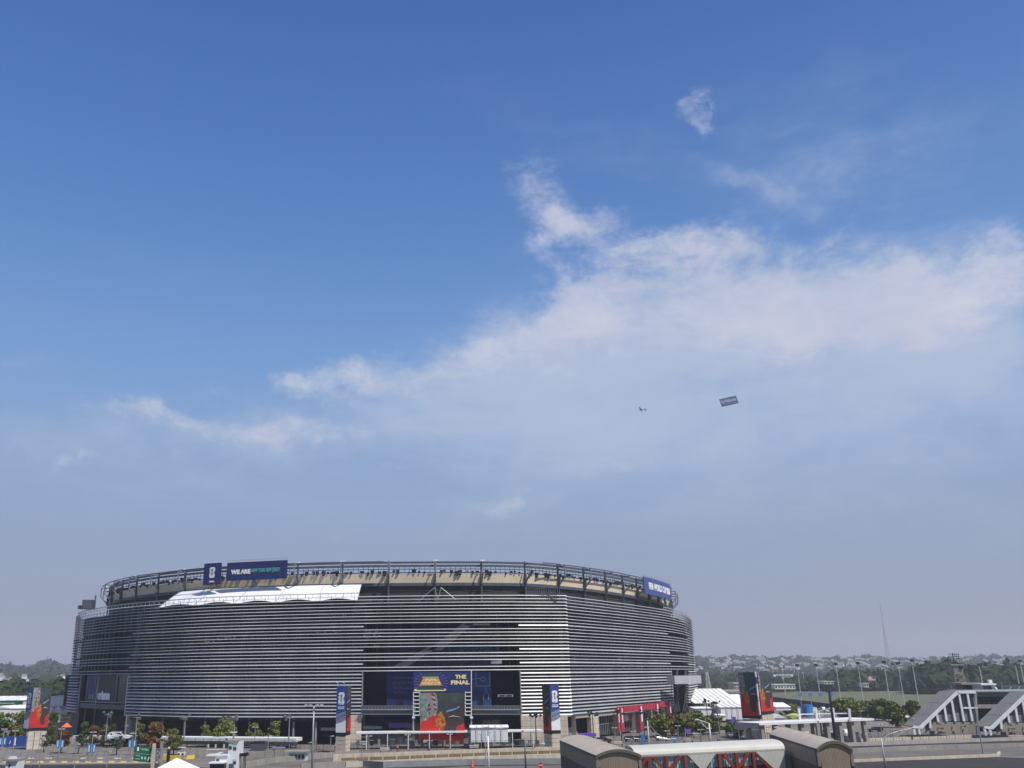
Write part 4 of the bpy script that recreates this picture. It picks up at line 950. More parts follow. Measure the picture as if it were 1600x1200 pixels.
for k, (x, y) in enumerate(((2, 1058), (4, 1061), (7, 1063), (10, 1064), (13, 1063), (16, 1061), (1, 1055), (38, 1058), (41, 1062), (92, 1058), (97, 1058), (90, 1072), (53, 1070))):
    d = r_.uniform(1450, 1500); p = P(x, y+2.5, d); house(p, 0 if k % 3 else 1, r_.uniform(-.5, .5), r_.uniform(.5, .8), 'small house on the hazy hill at the left', 'houses on the left hill')
def building(name, label, x0, x1, yt, yb, D, depth, wm, floors=1, cols_=6, rm=None, cat='building'):
    a = P(x0, yb, D); b = P(x1, yb, D); h = P(x0, yt, D).z-a.z; z0 = a.z; L_ = b.x-a.x
    t = thing(name, label, cat, (a.x+L_/2, D, z0)); MB().box((a.x+L_/2, D+depth/2, z0+h/2), (L_, depth, h)).build('wall', wm, t)
    MB().box((a.x+L_/2, D+depth/2, z0+h+.25), (L_+1.2, depth+1.2, .5)).build('roof', rm or white, t)
    for f in range(floors):
        for c_ in range(cols_):
            cx_ = a.x+L_*(c_+.5)/cols_; MB().box((cx_, D-.05, z0+h*(f+.5)/floors), (L_/cols_*.5, .2, h/floors*.45)).build('window', dglass, t)
    return t
building('warehouse', 'long low white warehouse in the trees at the far left', 4, 43, 1075, 1083, 640, 60, white, 1, 9)
building('apartment_building', 'pink and white apartment block on the left hill', 60, 72, 1054.5, 1060, 1750, 20, wallc[2], 2, 5)
building('apartment_building', 'lower pink block just right of the other on the left hill', 76, 83, 1056.5, 1061, 1750, 20, wallc[2], 2, 3)
building('long_pale_building', 'long pale low building beside the racing track', 1211, 1243, 1070, 1077, 940, 25, wallc[1], 1, 7)
building('white_hall', 'white hall with flat roof among the trees beyond the track', 1288, 1303, 1065, 1069, 960, 25, white, 1, 3)
building('brick_building', 'small brick building left of the two faced pylon by the track', 1148, 1163, 1068, 1077, 900, 20, wallc[2], 2, 4)
building('low_white_building', 'small white building behind the trees right of the flag', 1351, 1358, 1068, 1074, 930, 12, white, 1, 2)
building('far_white_shed', 'white shed in the woods right of the floodlight tower', 1509, 1521, 1052, 1056, 1300, 30, white, 1, 3)
for (x0, x1, y) in ((1213, 1235, 1060), (1278, 1292, 1061), (1455, 1475, 1047), (1170, 1182, 1048), (1142, 1156, 1040), (1100, 1112, 1042)): building('hillside_block', 'pale flat roofed block on the far hillside near x%d' % x0 if 0 else {1213: 'longest pale flat block at the foot of the far hillside', 1278: 'pale flat block above the white hall', 1455: 'pale flat block left of the floodlight tower', 1170: 'pale block above the two faced pylon', 1142: 'wide pale block near the crest left of the pylon', 1100: 'pale block near the crest just right of the stadium'}[x0], x0, x1, y-2, y+1.5, 1880 if y > 1055 else 2450, 20, wallc[0], 1, 4)
g = MB(); g.poly([(*P(1535, 1050, 1500)[:2], 0.2), (*P(1590, 1050, 1500)[:2], .2), (*P(1590, 1050, 2000)[:2], .2), (*P(1535, 1050, 2000)[:2], .2)]); struct(g, 'far_field', mat('far_field_grey', (.2, .2, .19), .9, 0, .1, .02))

# racing track lamp posts
poles = [(1245, 1040, 1253, 1101, .32), (1273.5, 1039.5, 1281.7, 1091, .3), (1304.5, 1038, 1313.5, 1094, .3), (1338, 1036.5, 1348.5, 1094, .32), (1379, 1035, 1389.7, 1092, .34), (1424, 1032.5, 1435, 1095, .34), (1405, 1037, 1414, 1105, .28),
         (1255.5, 1051, 1258, 1078.5, .3), (1326.7, 1043, 1331.6, 1077.7, .3), (1221, 1045, 1227.5, 1087.5, .28), (1396.5, 1038, 1400, 1077, .3), (1446.7, 1046, 1451.7, 1080, .3), (1480, 1051, 1483, 1078, .3), (1529, 1039, 1535, 1068, .4), (1586.7, 1038, 1592, 1068, .4), (1596, 1033, 1600, 1066, .4)]
nmp = ['first tall floodlight mast from the left on the racing infield', 'second tall floodlight mast from the left on the racing infield', 'third tall floodlight mast on the racing infield, above the broad green tree', 'fourth tall floodlight mast on the racing infield', 'fifth tall floodlight mast, below the radio mast', 'sixth tall floodlight mast, nearest the sloped roof', 'mast between the fifth and sixth, reaching down behind the trees',
       'shorter far mast behind the first infield mast', 'shorter far mast right of the third infield mast', 'pale mast with a cross beam right of the two faced pylon', 'shorter far mast just right of the fifth infield mast', 'short mast left of the floodlight tower', 'short mast just behind the floodlight tower', 'mast right of the floodlight tower above the grandstand', 'mast near the right edge of the view above the dark trees', 'rightmost mast at the edge of the view']
for i, (xt, yt, xb, yb, rr_) in enumerate(poles):
    b = G(xb, yb) if yb > 1070 else P(xb, yb, 700); b.z = 0 if yb > 1070 else b.z; top = P(xb, yt, b.y).z
    t = thing('floodlight_mast', nmp[i], 'light mast', tuple(b), 'floodlight masts along the racing track'); s = b.y/600
    g = MB(); g.tube([b, (b.x, b.y, top)], [rr_*s, rr_*.55*s], 7); g.build('mast', mat('pale_mast_steel', (.5, .51, .5), .5, .2, .1, .8), t)
    g = MB(); zz = top
    if i == 9: zz -= 5; g.box((b.x, b.y, zz), (13*s, .5, .7)); g.box((b.x-5.5*s, b.y, zz-.8), (1.6, .8, 1.2)); g.box((b.x+5.5*s, b.y, zz-.8), (1.6, .8, 1.2)); g.build('cross_beam', white, t)
    elif i in (7, 8, 11): g.box((b.x, b.y, zz), (1.6*s, .8, 1*s)); g.build('lamp_head', steel_l, t)
    else:
        for a in (-.7, .0, .7): g.box((b.x+a*s, b.y, zz+.2), (.6*s, 1.0, 1.5*s), rz=.2)
        g.build('lamp_head', black, t)
# lattice mast at the left of the field (pale tower)
def lattice(name, label, x, yt, yb, D, w0, w1, mt, nseg, cat='mast'):
    b = P(x, yb, D); top = P(x, yt, D).z; h = top-b.z; t = thing(name, label, cat, tuple(b)); g = MB(); gd = MB()
    cs = lambda z: [(b.x+sx_*(w0+(w1-w0)*z/h)/2, b.y+sy_*(w0+(w1-w0)*z/h)/2, b.z+z) for sx_, sy_ in ((-1, -1), (1, -1), (1, 1), (-1, 1))]
    th = (max(w0*.10, .05) if D != 400 else .26) if D < 2000 else .42; c0 = cs(0); c1 = cs(h)
    for i in range(4): MB().bar(c0[i], c1[i], th).build('leg', mt, t)
    for k in range(nseg):
        a = cs(h*k/nseg); c = cs(h*(k+1)/nseg)
        for i in range(4): gd.bar(a[i], c[(i+1) % 4], th*.6); gd.bar(c[i], c[(i+1) % 4], th*.5)
    gd.build('bracing', mt, t); return t, b, top
lattice('lattice_tower', 'pale lattice tower just right of the stadium edge', 1107, 1050, 1079, 860, 4.2, 1.6, mat('pale_green_steel', (.45, .5, .45), .6, 0, .1, .5), 7)
t, b, top = lattice('radio_mast', 'very tall thin radio mast fading in the haze above the hills', 1389.5, 985, 1038, 2700, 9, 4, mat('mast_haze_grey', (.30, .28, .29), .7, 0, .1, .05), 16)  # mast grey is paled so the colour itself carries distance haze
MB().tube([(b.x, b.y, top), (b.x, b.y, P(1389.5, 942, 2700).z)], [.8, .35], 6).build('antenna', mat('mast_dark', (.16, .14, .15), .7, 0, .1, .05), t)
MB().tube([(b.x, b.y, top+42), (b.x, b.y, top+66)], [.95, .8], 6).build('antenna_section', mat('mast_haze_grey', (.30, .28, .29)), t)
# flag
b = P(1369, 1068, 880); b.z = 4; t = thing('flagpole', 'flagpole with a red and white striped flag among the far trees', 'flagpole', tuple(b)); zt = P(1368, 1056, 880).z
MB().tube([b, (b.x, b.y, zt)], .22, 6).build('pole', steel_l, t)
g = MB()
for k in range(7): g.poly([(b.x-6.5, b.y, zt-.2-k*.6), (b.x-6.5, b.y, zt-.75-k*.6), (b.x-.2, b.y, zt-.75-k*.6), (b.x-.2, b.y, zt-.2-k*.6)], .05, mi=k % 2)
g.box((b.x-1.5, b.y-.08, zt-1.2), (2.6, .1, 2.2), mi=2); g.build('flag', [red_p, white_t, blue_b], t)
# ------------------------------------------------------------------ tents and halls
def tent(name, label, x0, x1, yr, ye, yb, D, depth, ridge_along=True, wall=fabric, cat='tent', bays_=0):
    """gabled tent: ridge row yr, eave row ye, ground row yb (pixels) at distance D"""
    a = P(x0, yb, D); b = P(x1, yb, D); z0 = max(0, a.z); he = P(x0, ye, D).z; hr = P((x0+x1)/2, yr, D).z; W = b.x-a.x; t = thing(name, label, cat, (a.x+W/2, D, z0))
    MB().box((a.x+W/2, D+depth/2, (z0+he)/2), (W, depth, he-z0)).build('side_wall', wall, t)
    g = MB(); e = .3
    if ridge_along: pts = [(a.x-e, D-e, he), (b.x+e, D-e, he), (b.x+e, D+depth+e, he), (a.x-e, D+depth+e, he), (a.x-e, D+depth/2, hr), (b.x+e, D+depth/2, hr)]; F = [(0, 1, 5, 4), (2, 3, 4, 5), (0, 4, 3), (1, 2, 5), (3, 2, 1, 0)]
    else: pts = [(a.x-e, D-e, he), (b.x+e, D-e, he), (b.x+e, D+depth+e, he), (a.x-e, D+depth+e, he), (a.x+W/2, D-e, hr), (a.x+W/2, D+depth+e, hr)]; F = [(0, 1, 4), (2, 3, 5), (1, 2, 5, 4), (3, 0, 4, 5), (3, 2, 1, 0)]
    g.add(pts, F); g.build('roof', fabric, t)
    for k in range(1, bays_):
        x = a.x+W*k/bays_; MB().bar((x, D-.35, z0), (x, D-.35, he), .12).build('tent_pole', steel_l, t); MB().bar((x, D-e, he+.05), (x, D+depth/2, hr+.05), .16).build('roof_seam', grey_p, t)
    return t
tent('marquee', 'long white tent with a green lettered fascia at the left edge', -60, 35, 1088.5, 1095, 1112, 420, 26, bays_=7)
a = P(-60, 1103, 419); b = P(35, 1102.5, 419); pl = Pl(a, b-a, b.x-a.x, P(0, 1095, 419).z-a.z); t = thing('fascia_banner', 'dark green fascia with small white lettering on the left white tent', 'banner', tuple(pl.p(.5, 0)))
g = MB(); g.poly([pl.p(0, 0), pl.p(1, 0), pl.p(1, 1), pl.p(0, 1)], .15, pl.n); g.build('board', green_s, t); pl.text('FIFA WORLD CUP', .54, .38, .86, .62, white_t, t, .02)
tent('marquee', 'white tent below the green fascia at the left edge', -20, 13, 1103, 1107, 1128, 400, 14, False)
tent('marquee', 'white tent between the green fascia and the left pylon', 14, 38, 1102, 1107, 1128, 395, 14)
tent('tall_white_hall', 'tall white hall seen between the left pylon and the stadium', 76, 97, 1087, 1088, 1118, 400, 20)
for i, (x, lb) in enumerate(((78, 'small peaked white tent under the tall white hall, left one'), (90, 'small peaked white tent under the tall white hall, right one'))):
    tent('gazebo', lb, x-5, x+5, 1103.5, 1109, 1117, 380, 6, False, cat='tent')
tent('marquee', 'largest white tent roof at the foot of the stadium on the right', 1087, 1158, 1077.5, 1099, 1108, 395, 55, bays_=9, wall=mat('tent_dark_side', (.06, .06, .065), .8, 0, .1, .3))
tent('marquee', 'lower white extension right of the largest tent', 1152, 1172, 1086, 1098, 1108, 405, 30)
tent('marquee', 'white low hall in front of the largest tent', 1087, 1114, 1105, 1107, 1118, 352, 14)
tent('box_hall', 'white box shaped hall left of the two faced pylon', 1128, 1172, 1099.5, 1105, 1124, 345, 24, bays_=5)
tent('marquee', 'white tent right of the two faced pylon', 1213, 1236, 1098.5, 1105, 1110, 430, 20)
tent('marquee', 'little white peaked marquee beside the long canopy', 1210, 1227, 1116, 1122, 1128, 300, 6, False)
tent('cabin', 'small white hut in front of the olive tree at the right', 1121, 1134, 1116, 1118, 1126, 340, 6)
tent('long_tent', 'white peaked kiosk tent inside the right half of the centre gate', 736, 794, 1133.5, 1137, 1160, 272, 7, bays_=6)
for i, x in enumerate((759, 784)):
    pass
# long white barrier tent on the left
def seg_roof(name, label, cat, pts, hz, wid, th, mt, post_mt, nposts, edge=None, parent_post='post', ph=None):
    """flat roof strip along ground points with posts"""
    t = thing(name, label, cat, tuple(pts[0])); rings = []
    for i, p in enumerate(pts):
        d = (pts[min(i+1, len(pts)-1)]-pts[max(0, i-1)]); d.z = 0; d.normalize(); n = Vector((-d.y, d.x, 0)); rings.append([p+Vector((0, 0, hz)), p+n*wid+Vector((0, 0, hz)), p+n*wid+Vector((0, 0, hz+th)), p+Vector((0, 0, hz+th))])
    g = MB(); g.sweep(rings); g.build('roof', mt, t)
    if nposts:
        tot = (pts[-1]-pts[0]); n = Vector((-tot.y, tot.x, 0)).normalized()
        for k in range(nposts):
            p = pts[0]+tot*((k+.5)/nposts); r = MB(); q = p+n*.25; r.bar((q.x, q.y, 0), (q.x, q.y, hz), .22); r.build(parent_post, post_mt, t)
            q = p+n*(wid-.25); r = MB(); r.bar((q.x, q.y, 0), (q.x, q.y, hz), .22); r.build(parent_post, post_mt, t)
    return t
pts = gp((112, 1165), (240, 1167.5), (462, 1170)); seg_roof('long_canopy', 'long white canopy along the fence left of the tall lamp post', 'canopy', pts, 1.9, 4.5, 1.0, fabric, steel_l, 18)
g = MB(); a, b = pts[0], pts[-1]; g.bar(a+Vector((0, 3, 1.2)), b+Vector((0, 3, 1.2)), .1, 1.3); t = g.build('canvas_screen', mat('pale_canvas', (.55, .56, .6), .8, 0, .08, .3), None, org=a); tag(t, 'pale canvas screen hanging under the long white canopy', 'screen')
pts = gp((556, 1172), (850, 1168)); seg_roof('entrance_canopy', 'thin white entrance canopy on posts in front of the centre gate', 'canopy', pts, 4.2, 6, .42, white, white, 9)
# security scanners and clutter under the entrance canopy
r_ = random.Random(4)
for k in range(26):
    x = 560+k*11.2+r_.uniform(-3, 3); b = G(x, 1165+r_.uniform(-2.5, 1.5)); wd = r_.uniform(.7, 1.8); hh = r_.uniform(1.1, 2.3)
    t = thing('scanner_stand', 'dark security stand under the thin entrance canopy', 'security stand', tuple(b), 'security stands under the entrance canopy')
    MB().box((b.x, b.y, hh*.5), (wd, .8, hh)).build('cabinet', r_.choice((black, steel, steel_l, stone_g)), t); MB().box((b.x, b.y, hh+.06), (wd*1.15, .9, .12)).build('top', steel_l, t)
for (x, y, m_, lb) in ((644, 1150, steel_l, 'grey notice board with a red top left of the picture hanging'), (736, 1150, white, 'white notice board with a red top right of the picture hanging')):
    b = G(x, 1167); t = thing('notice_board', lb, 'notice board', tuple(b)); MB().box((b.x, b.y, 1.6), (1.5, .3, 3.0)).build('board', m_, t); MB().box((b.x, b.y-.2, 3.4), (1.0, .3, .8)).build('sign', red_p, t)
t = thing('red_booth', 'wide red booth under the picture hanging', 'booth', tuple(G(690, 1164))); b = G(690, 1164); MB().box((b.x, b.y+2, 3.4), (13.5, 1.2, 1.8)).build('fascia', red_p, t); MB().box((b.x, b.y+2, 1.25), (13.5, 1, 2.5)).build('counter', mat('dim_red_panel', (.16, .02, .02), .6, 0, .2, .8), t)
for a_ in (-4.6, -2.0): MB().box((b.x+a_, b.y+1.2, 1.9), (2.0, .3, 1.5)).build('window', grey_p, t)

# ------------------------------------------------------------------ fences
def fence(name, label, a, b, h, step, mt=black, bars=5, rail=2, cat='fence'):
    a = Vector((a[0], a[1], 0)); b = Vector((b[0], b[1], 0)); d = b-a; n = max(1, int(round(d.length/step))); ang = math.atan2(d.y, d.x); L_ = d.length/n
    t = thing(name, label, cat, tuple(a)); pm = bpy.data.meshes.new('post'); bm_ = bpy.data.meshes.new('bar_panel')
    g = MB(); g.box((0, 0, h/2), (.10, .10, h)); pm.from_pydata(g.v, [], g.f); pm.materials.append(mt)
    g = MB()
    for k in range(1, bars+1): g.box((L_*k/(bars+1), 0, h*.5), (.035, .035, h*.94))
    for k in range(rail): g.box((L_/2, 0, h*(.12+.8*k/max(1, rail-1))), (L_, .05, .06))
    bm_.from_pydata(g.v, [], g.f); bm_.materials.append(mt)
    for k in range(n+1):
        p = d*(k/n)
        for me in ((pm, bm_) if k < n else (pm,)):
            o = bpy.data.objects.new(me.name.split('.')[0], me); col.objects.link(o); o.parent = t; o.location = p; o.rotation_euler = (0, 0, ang)
    return t
F_ = lambda x, y: G(x, y)
fence('security_fence', 'black barred fence along the long white canopy on the left', F_(128, 1166), F_(470, 1171), 2.6, 2.6)
fence('security_fence', 'black barred fence behind the tall lamp post', F_(484, 1173), F_(548, 1175), 2.6, 2.4)
fence('security_fence', 'black barred fence in front of the entrance canopy', F_(552, 1174.5), F_(868, 1170), 2.5, 2.6)
fence('security_fence', 'black barred fence right of the right blue pylon', F_(876, 1165.5), F_(1000, 1163), 3.0, 2.6)
fence('security_fence', 'dark fence below the row of trees at the right', F_(1000, 1165), F_(1240, 1160), 3.0, 2.6, bars=7)
fence('mesh_fence', 'thin fence on the pale kerb below the long canopy', F_(1180, 1162), F_(1360, 1157), 2.0, 2.8, steel)
fence('mesh_fence', 'thin fence along the pale parapet at the right', F_(1340, 1164), F_(1600, 1155.5), 2.4, 3.0, steel, bars=2)
fence('mesh_fence', 'low fence on the parapet left of the white stair housings', F_(1350, 1153), F_(1440, 1150), 2.0, 2.6, black)

# parapets and ramps
longwall('parapet_wall', gp((520, 1192), (620, 1188.5), (760, 1182.5), (880, 1178.5)), 1.9, .6, conc, 'upper cream parapet with brown recessed panels in the centre', 'wall')
p_ = resamp(gp((532, 1192.2), (620, 1189.2), (760, 1183.2), (880, 1179.2)), 3.6); t = thing('recessed_panels', 'row of brown recessed panels along the upper cream parapet', 'wall panels', tuple(p_[0]))
for a, b in zip(p_[:-1], p_[1:]):
    d = (b-a).normalized(); a2 = a+d*.25; b2 = b-d*.25; g = MB(); g.bar(a2+Vector((0, -.05, .75)), b2+Vector((0, -.05, .75)), .5, .72); g.build('panel', mat('brown_panel', (.20, .145, .065), .8, 0, .2, .6), t)
longwall('parapet_wall', gp((540, 1198.5), (620, 1195.5), (760, 1188.5), (885, 1185)), 1.1, .6, conc, 'lower cream parapet beside the dark road in the centre', 'wall')
for k, off in enumerate((1192.5, 1195.5)):
    longwall('guard_rail', gp((600, off+4), (730, off), (880, off-1.5)), .9, .3, steel_l, ('grey guard rail in front of the lower cream parapet', 'nearer grey guard rail beside the centre road')[k], 'guard rail')
longwall('parapet_wall', gp((1180, 1164.5), (1335, 1159), (1527, 1152.3), (1660, 1147.5)), .75, .6, conc, 'cream parapet below the long canopy and the stair housings', 'wall')
sheet(gp((1180, 1171), (1340, 1165.6), (1600, 1156.6), (1700, 1153.4), (1700, 1158.5), (1600, 1161.8), (1340, 1170.5), (1180, 1176)), .013, 'road', ASPH)  # dark asphalt paints the shadow on the road between these parapets
longwall('parapet_wall', gp((1300, 1167), (1340, 1165.6), (1600, 1156.6), (1680, 1153.6)), .95, .6, mat('pinkish_concrete', (.43, .385, .345), .9, 0, .12, .5, streak=.2), 'pinkish concrete parapet behind the mesh fence on the right', 'wall')
longwall('parapet_wall', gp((1180, 1181), (1340, 1175.5), (1455, 1170.5), (1600, 1167), (1680, 1164)), 1.0, .6, stone_g, 'grey concrete parapet along the upper road on the right', 'wall')
longwall('kerb_wall', gp((1000, 1198), (1335, 1191), (1460, 1186), (1560, 1182), (1562, 1178)), .6, .5, conc, 'low pale kerb wall above the dark road at the bottom right', 'wall')
longwall('parapet_wall', gp((350, 1206), (420, 1193), (520, 1183), (560, 1180)), 1.2, .5, stone_g, 'weathered grey ramp wall below the blue kiosk', 'wall')
longwall('parapet_wall', gp((470, 1203), (560, 1197), (600, 1200)), 1.3, .5, stone_g, 'grey ramp wall at the bottom beside the tall lamp post', 'wall')
sheet(gp((360, 1198), (520, 1179.5), (880, 1174), (880, 1178), (540, 1190), (470, 1200)), .01, 'ramp', mat('ramp_asphalt', (.13, .11, .095), .9, 0, .3, .15))
# cream wall and blue hoarding at the far left
a = G(40, 1166.5); b = G(70, 1164.2)
t = thing('stone_wall', 'cream block wall under the left banner pylon', 'wall', tuple(a)); d = b-a; pl = Pl(a, d, d.length, 4.6)
for r in range(5):
    for c_ in range(4): g = MB(); e = .004; g.poly([pl.p(c_/4+e, r/5+e), pl.p((c_+1)/4-e, r/5+e), pl.p((c_+1)/4-e, (r+1)/5-e), pl.p(c_/4+e, (r+1)/5-e)], .8, pl.n); g.build('stone_block', stone, t)
a = G(5, 1167.3); b = G(40, 1166.8); d = b-a; pl = Pl(a, d, d.length, 3.1); t = thing('hoarding', 'blue hoarding with white marks left of the cream block wall', 'hoarding', tuple(a))
g = MB(); g.poly([pl.p(0, 0), pl.p(1, 0), pl.p(1, 1), pl.p(.1, 1)], .2, pl.n); g.build('board', blue_b, t)
g = MB(); pl.quad(g, [(.44, .15), (.56, .15), (.56, .22), (.53, .22), (.53, .85), (.47, .85), (.45, .78), (.48, .75), (.48, .22), (.44, .22)], .05); pl.quad(g, [(.25, .25), (.28, .25), (.31, .6), (.28, .6)], .05); g.build('white_mark', white_t, t)
pts = [G(-30, 1160), G(34, 1160.5)]; t = thing('shelter', 'grey flat shelter roof left of the banner pylon', 'shelter', tuple(pts[0])); D = pts[0].y
g = MB(); g.poly([P(-10, 1133.5, D), P(34, 1136.5, D), P(34, 1138, D), P(-10, 1135.5, D)], 6, (0, -1, 0)); g.build('roof', steel_l, t)
for k in range(12): MB().bar(P(4+k*2.6, 1138, D+2), G(3+k*2.6, 1163), .12).build('louvre_bar', steel, t)

# ------------------------------------------------------------------ lamp posts, flags, small furniture
def cluster_lamp(x, yt, yb, label, n=7, sc_=1., mt=steel_l, D=None):
    b = G(x, yb) if D is None else P(x, yb, D); top = P(x, yt, b.y).z; t = thing('floodlight_post', label, 'floodlight post', tuple(b), 'cluster floodlight posts around the stadium')
    MB().tube([b, (b.x, b.y, top)], [.22*sc_, .13*sc_], 7).build('pole', mt, t); rg = random.Random(int(x)); g = MB(); g.bar((b.x-1.2*sc_, b.y, top-.3), (b.x+1.2*sc_, b.y, top-.3), .12); g.build('cross_arm', mt, t)
    for k in range(n):
        q = Vector((b.x+rg.uniform(-1.5, 1.5)*sc_, b.y+rg.uniform(-.6, .6), top+rg.uniform(-.7, .7)*sc_)); g = MB(); s = .42*sc_; g.tube([q, q+Vector((rg.uniform(-.2, .2), -.4, -.25))*sc_], [s*.45, s], 8); g.build('lamp_head', mt, t)
for (x, yt, yb, lb, D, m_) in ((164.5, 1115, 1158, 'cluster floodlight post below the left gate', 283, steel_l), (211, 1119, 1158, 'cluster floodlight post in front of the grey stone pier', 280, steel_l),
        (287, 1119, 1158, 'cluster floodlight post between the rust tree and the yellow green trees', 276, steel_l), (365, 1120, 1158, 'cluster floodlight post over the largest yellow green tree', 274, steel_l),
        (451, 1120, 1158, 'cluster floodlight post right of the last yellow green tree', 272, steel_l), (838, 1116, 1158, 'branched floodlight post left of the right blue pylon', 272, steel),
        (928, 1114, 1160, 'floodlight post beside the dark stair opening', 277, steel), (972, 1112, 1160, 'floodlight post at the first crimson banner', 285, steel), (1008, 1111, 1158, 'floodlight post at the second crimson banner', 300, steel),
        (1036, 1110, 1156, 'floodlight post at the last crimson banners', 315, steel), (1108, 1094, 1148, 'tall dark floodlight post in front of the largest tent, left', 320, black), (1116, 1099, 1148, 'dark floodlight post in front of the largest tent, middle', 320, black), (1124, 1096.5, 1148, 'dark floodlight post in front of the largest tent, right', 326, black)):
    cluster_lamp(x, yt, yb, lb, D=D, mt=m_, sc_=.95 if m_ is not black else .8)
def tlamp(x, yt, yb, label, head=1.1, flags=None, D=None, double=True, mt=steel_l, r=.10):
    b = G(x, yb) if D is None else P(x, yb, D); b.z = max(b.z, 0) if yb < 1200 else 0; top = P(x, yt, b.y).z; t = thing('lamp_post', label, 'lamp post', tuple(b), 'slim plaza lamp posts')
    MB().tube([b, (b.x, b.y, top)], [r*1.3, r*.8], 6).build('pole', mt, t)
    for s in ((-1, 1) if double else (1,)):
        MB().box((b.x+s*head*.55, b.y, top), (head*.75, .4, .22)).build('lamp_head', lampm, t)
    MB().bar((b.x-head*.6, b.y, top-.05), (b.x+head*.6, b.y, top-.05), .09).build('arm', mt, t)
    if flags:
        for s in (-1, 1): 
            g = MB(); z1 = top-flags[1]; g.box((b.x+s*.62, b.y, z1-1.05), (.85, .08, 2.1)); f_ = g.build('banner', flags[0], t); g = MB(); g.box((b.x+s*.62, b.y-.07, z1-1.05), (.2, .04, 1.5)); g.build('banner_print', white_t, f_)
for (x, yt, yb, lb, fl, dbl) in ((18.5, 1142, 1187, 'slim lamp post in front of the blue hoarding', None, True), (2.5, 1139, 1172, 'slim lamp post with azure banners at the left edge', (cyan_b, 2.4), True),
        (48, 1145, 1197, 'lamp post with a dark lantern in front of the cream block wall', None, False), (61, 1156, 1199, 'short grey post right of the dark lantern post', None, False), (91.5, 1139, 1183, 'lamp post with azure banners in front of the rust orange tree', (cyan_b, 2.7), True),
        (141, 1144, 1190, 'lamp post with azure banners between the walkers', (cyan_b, 2.8), True), (205, 1146, 1180, 'lamp post with azure banners left of the green sign', (cyan_b, 1.6), True), (193, 1134, 1166, 'thin dark post at the left canopy end', None, False),
        (166.5, 1174, 1199, 'short post with a cone foot on the kerb', None, False), (116, 1163, 1200, 'post with a round mirror beside the thin tree', None, False), (289, 1135, 1158, 'small lamp post behind the dull green tree', None, False),
        (397, 1136, 1172, 'lamp post rising from the dark container', None, True), (417, 1150, 1200, 'grey post with a funnel head left of the blue kiosk', None, False), (365, 1144, 1166, 'lamp post above the white tower', None, True),
        (516, 1150, 1182, 'white globe lamp left of the blue pylon', None, False), (483, 1160, 1178, 'low globe lamp beside the tall lamp post', None, False), (565, 1163, 1196, 'post on the upper parapet left of the entrance canopy', None, False),
        (576, 1150, 1180, 'first white lamp under the entrance canopy', None, True), (637, 1148, 1178, 'second white lamp under the entrance canopy', None, True), (703, 1147, 1176, 'third white lamp under the entrance canopy', None, True), (752, 1147, 1175, 'fourth white lamp under the entrance canopy', None, True),
        (759, 1136, 1198, 'grey post rising through the entrance canopy roof', None, False), (860, 1141, 1172, 'lamp post at the foot of the right blue pylon', None, True), (962, 1137, 1164, 'lamp post in front of the first dark window bay', None, True),
        (991, 1143, 1165, 'lamp post between the crimson banners and the blue column', None, True), (1013, 1136, 1162, 'lamp post behind the arm light', None, True), (1044, 1142, 1163, 'lamp post below the row of trees, first', None, True), (1061, 1134, 1162, 'lamp post below the row of trees, second', None, True),
        (1096, 1140, 1162, 'lamp post below the row of trees, third', None, True), (1110, 1138, 1162, 'lamp post left of the purple column', None, True), (1126, 1120, 1160, 'lamp post left of the purple flag', None, True), (1156, 1131, 1160, 'lamp post at the left end of the long canopy', None, True), (1195, 1137, 1161, 'lamp post in front of the long canopy, left', None, True),
        (1243, 1137, 1159, 'lamp post in front of the long canopy, right', None, True), (1379, 1131, 1155, 'white lamp right of the dark car', None, True), (1393, 1125, 1154, 'taller white lamp right of the dark car', None, True), (1347, 1111, 1130, 'lamp post in front of the broad green tree', None, True), (1434, 1123, 1150, 'lamp post beside the low end of the first sloped roof', None, True)):
    tlamp(x, yt, yb, lb, flags=fl, double=dbl, head=.9)
g = MB(); b = G(116, 1200); r_m = [(b.x+.75*math.cos(a_), b.y-.1, P(116, 1165, b.y).z+.75*math.sin(a_)) for a_ in np.linspace(0, 6.283, 14)[:-1]]; g.poly(r_m, .15, (0, -1, 0)); tag(g.build('round_mirror', steel_l, None, org=b), 'round traffic mirror on a thin post at the left', 'mirror')
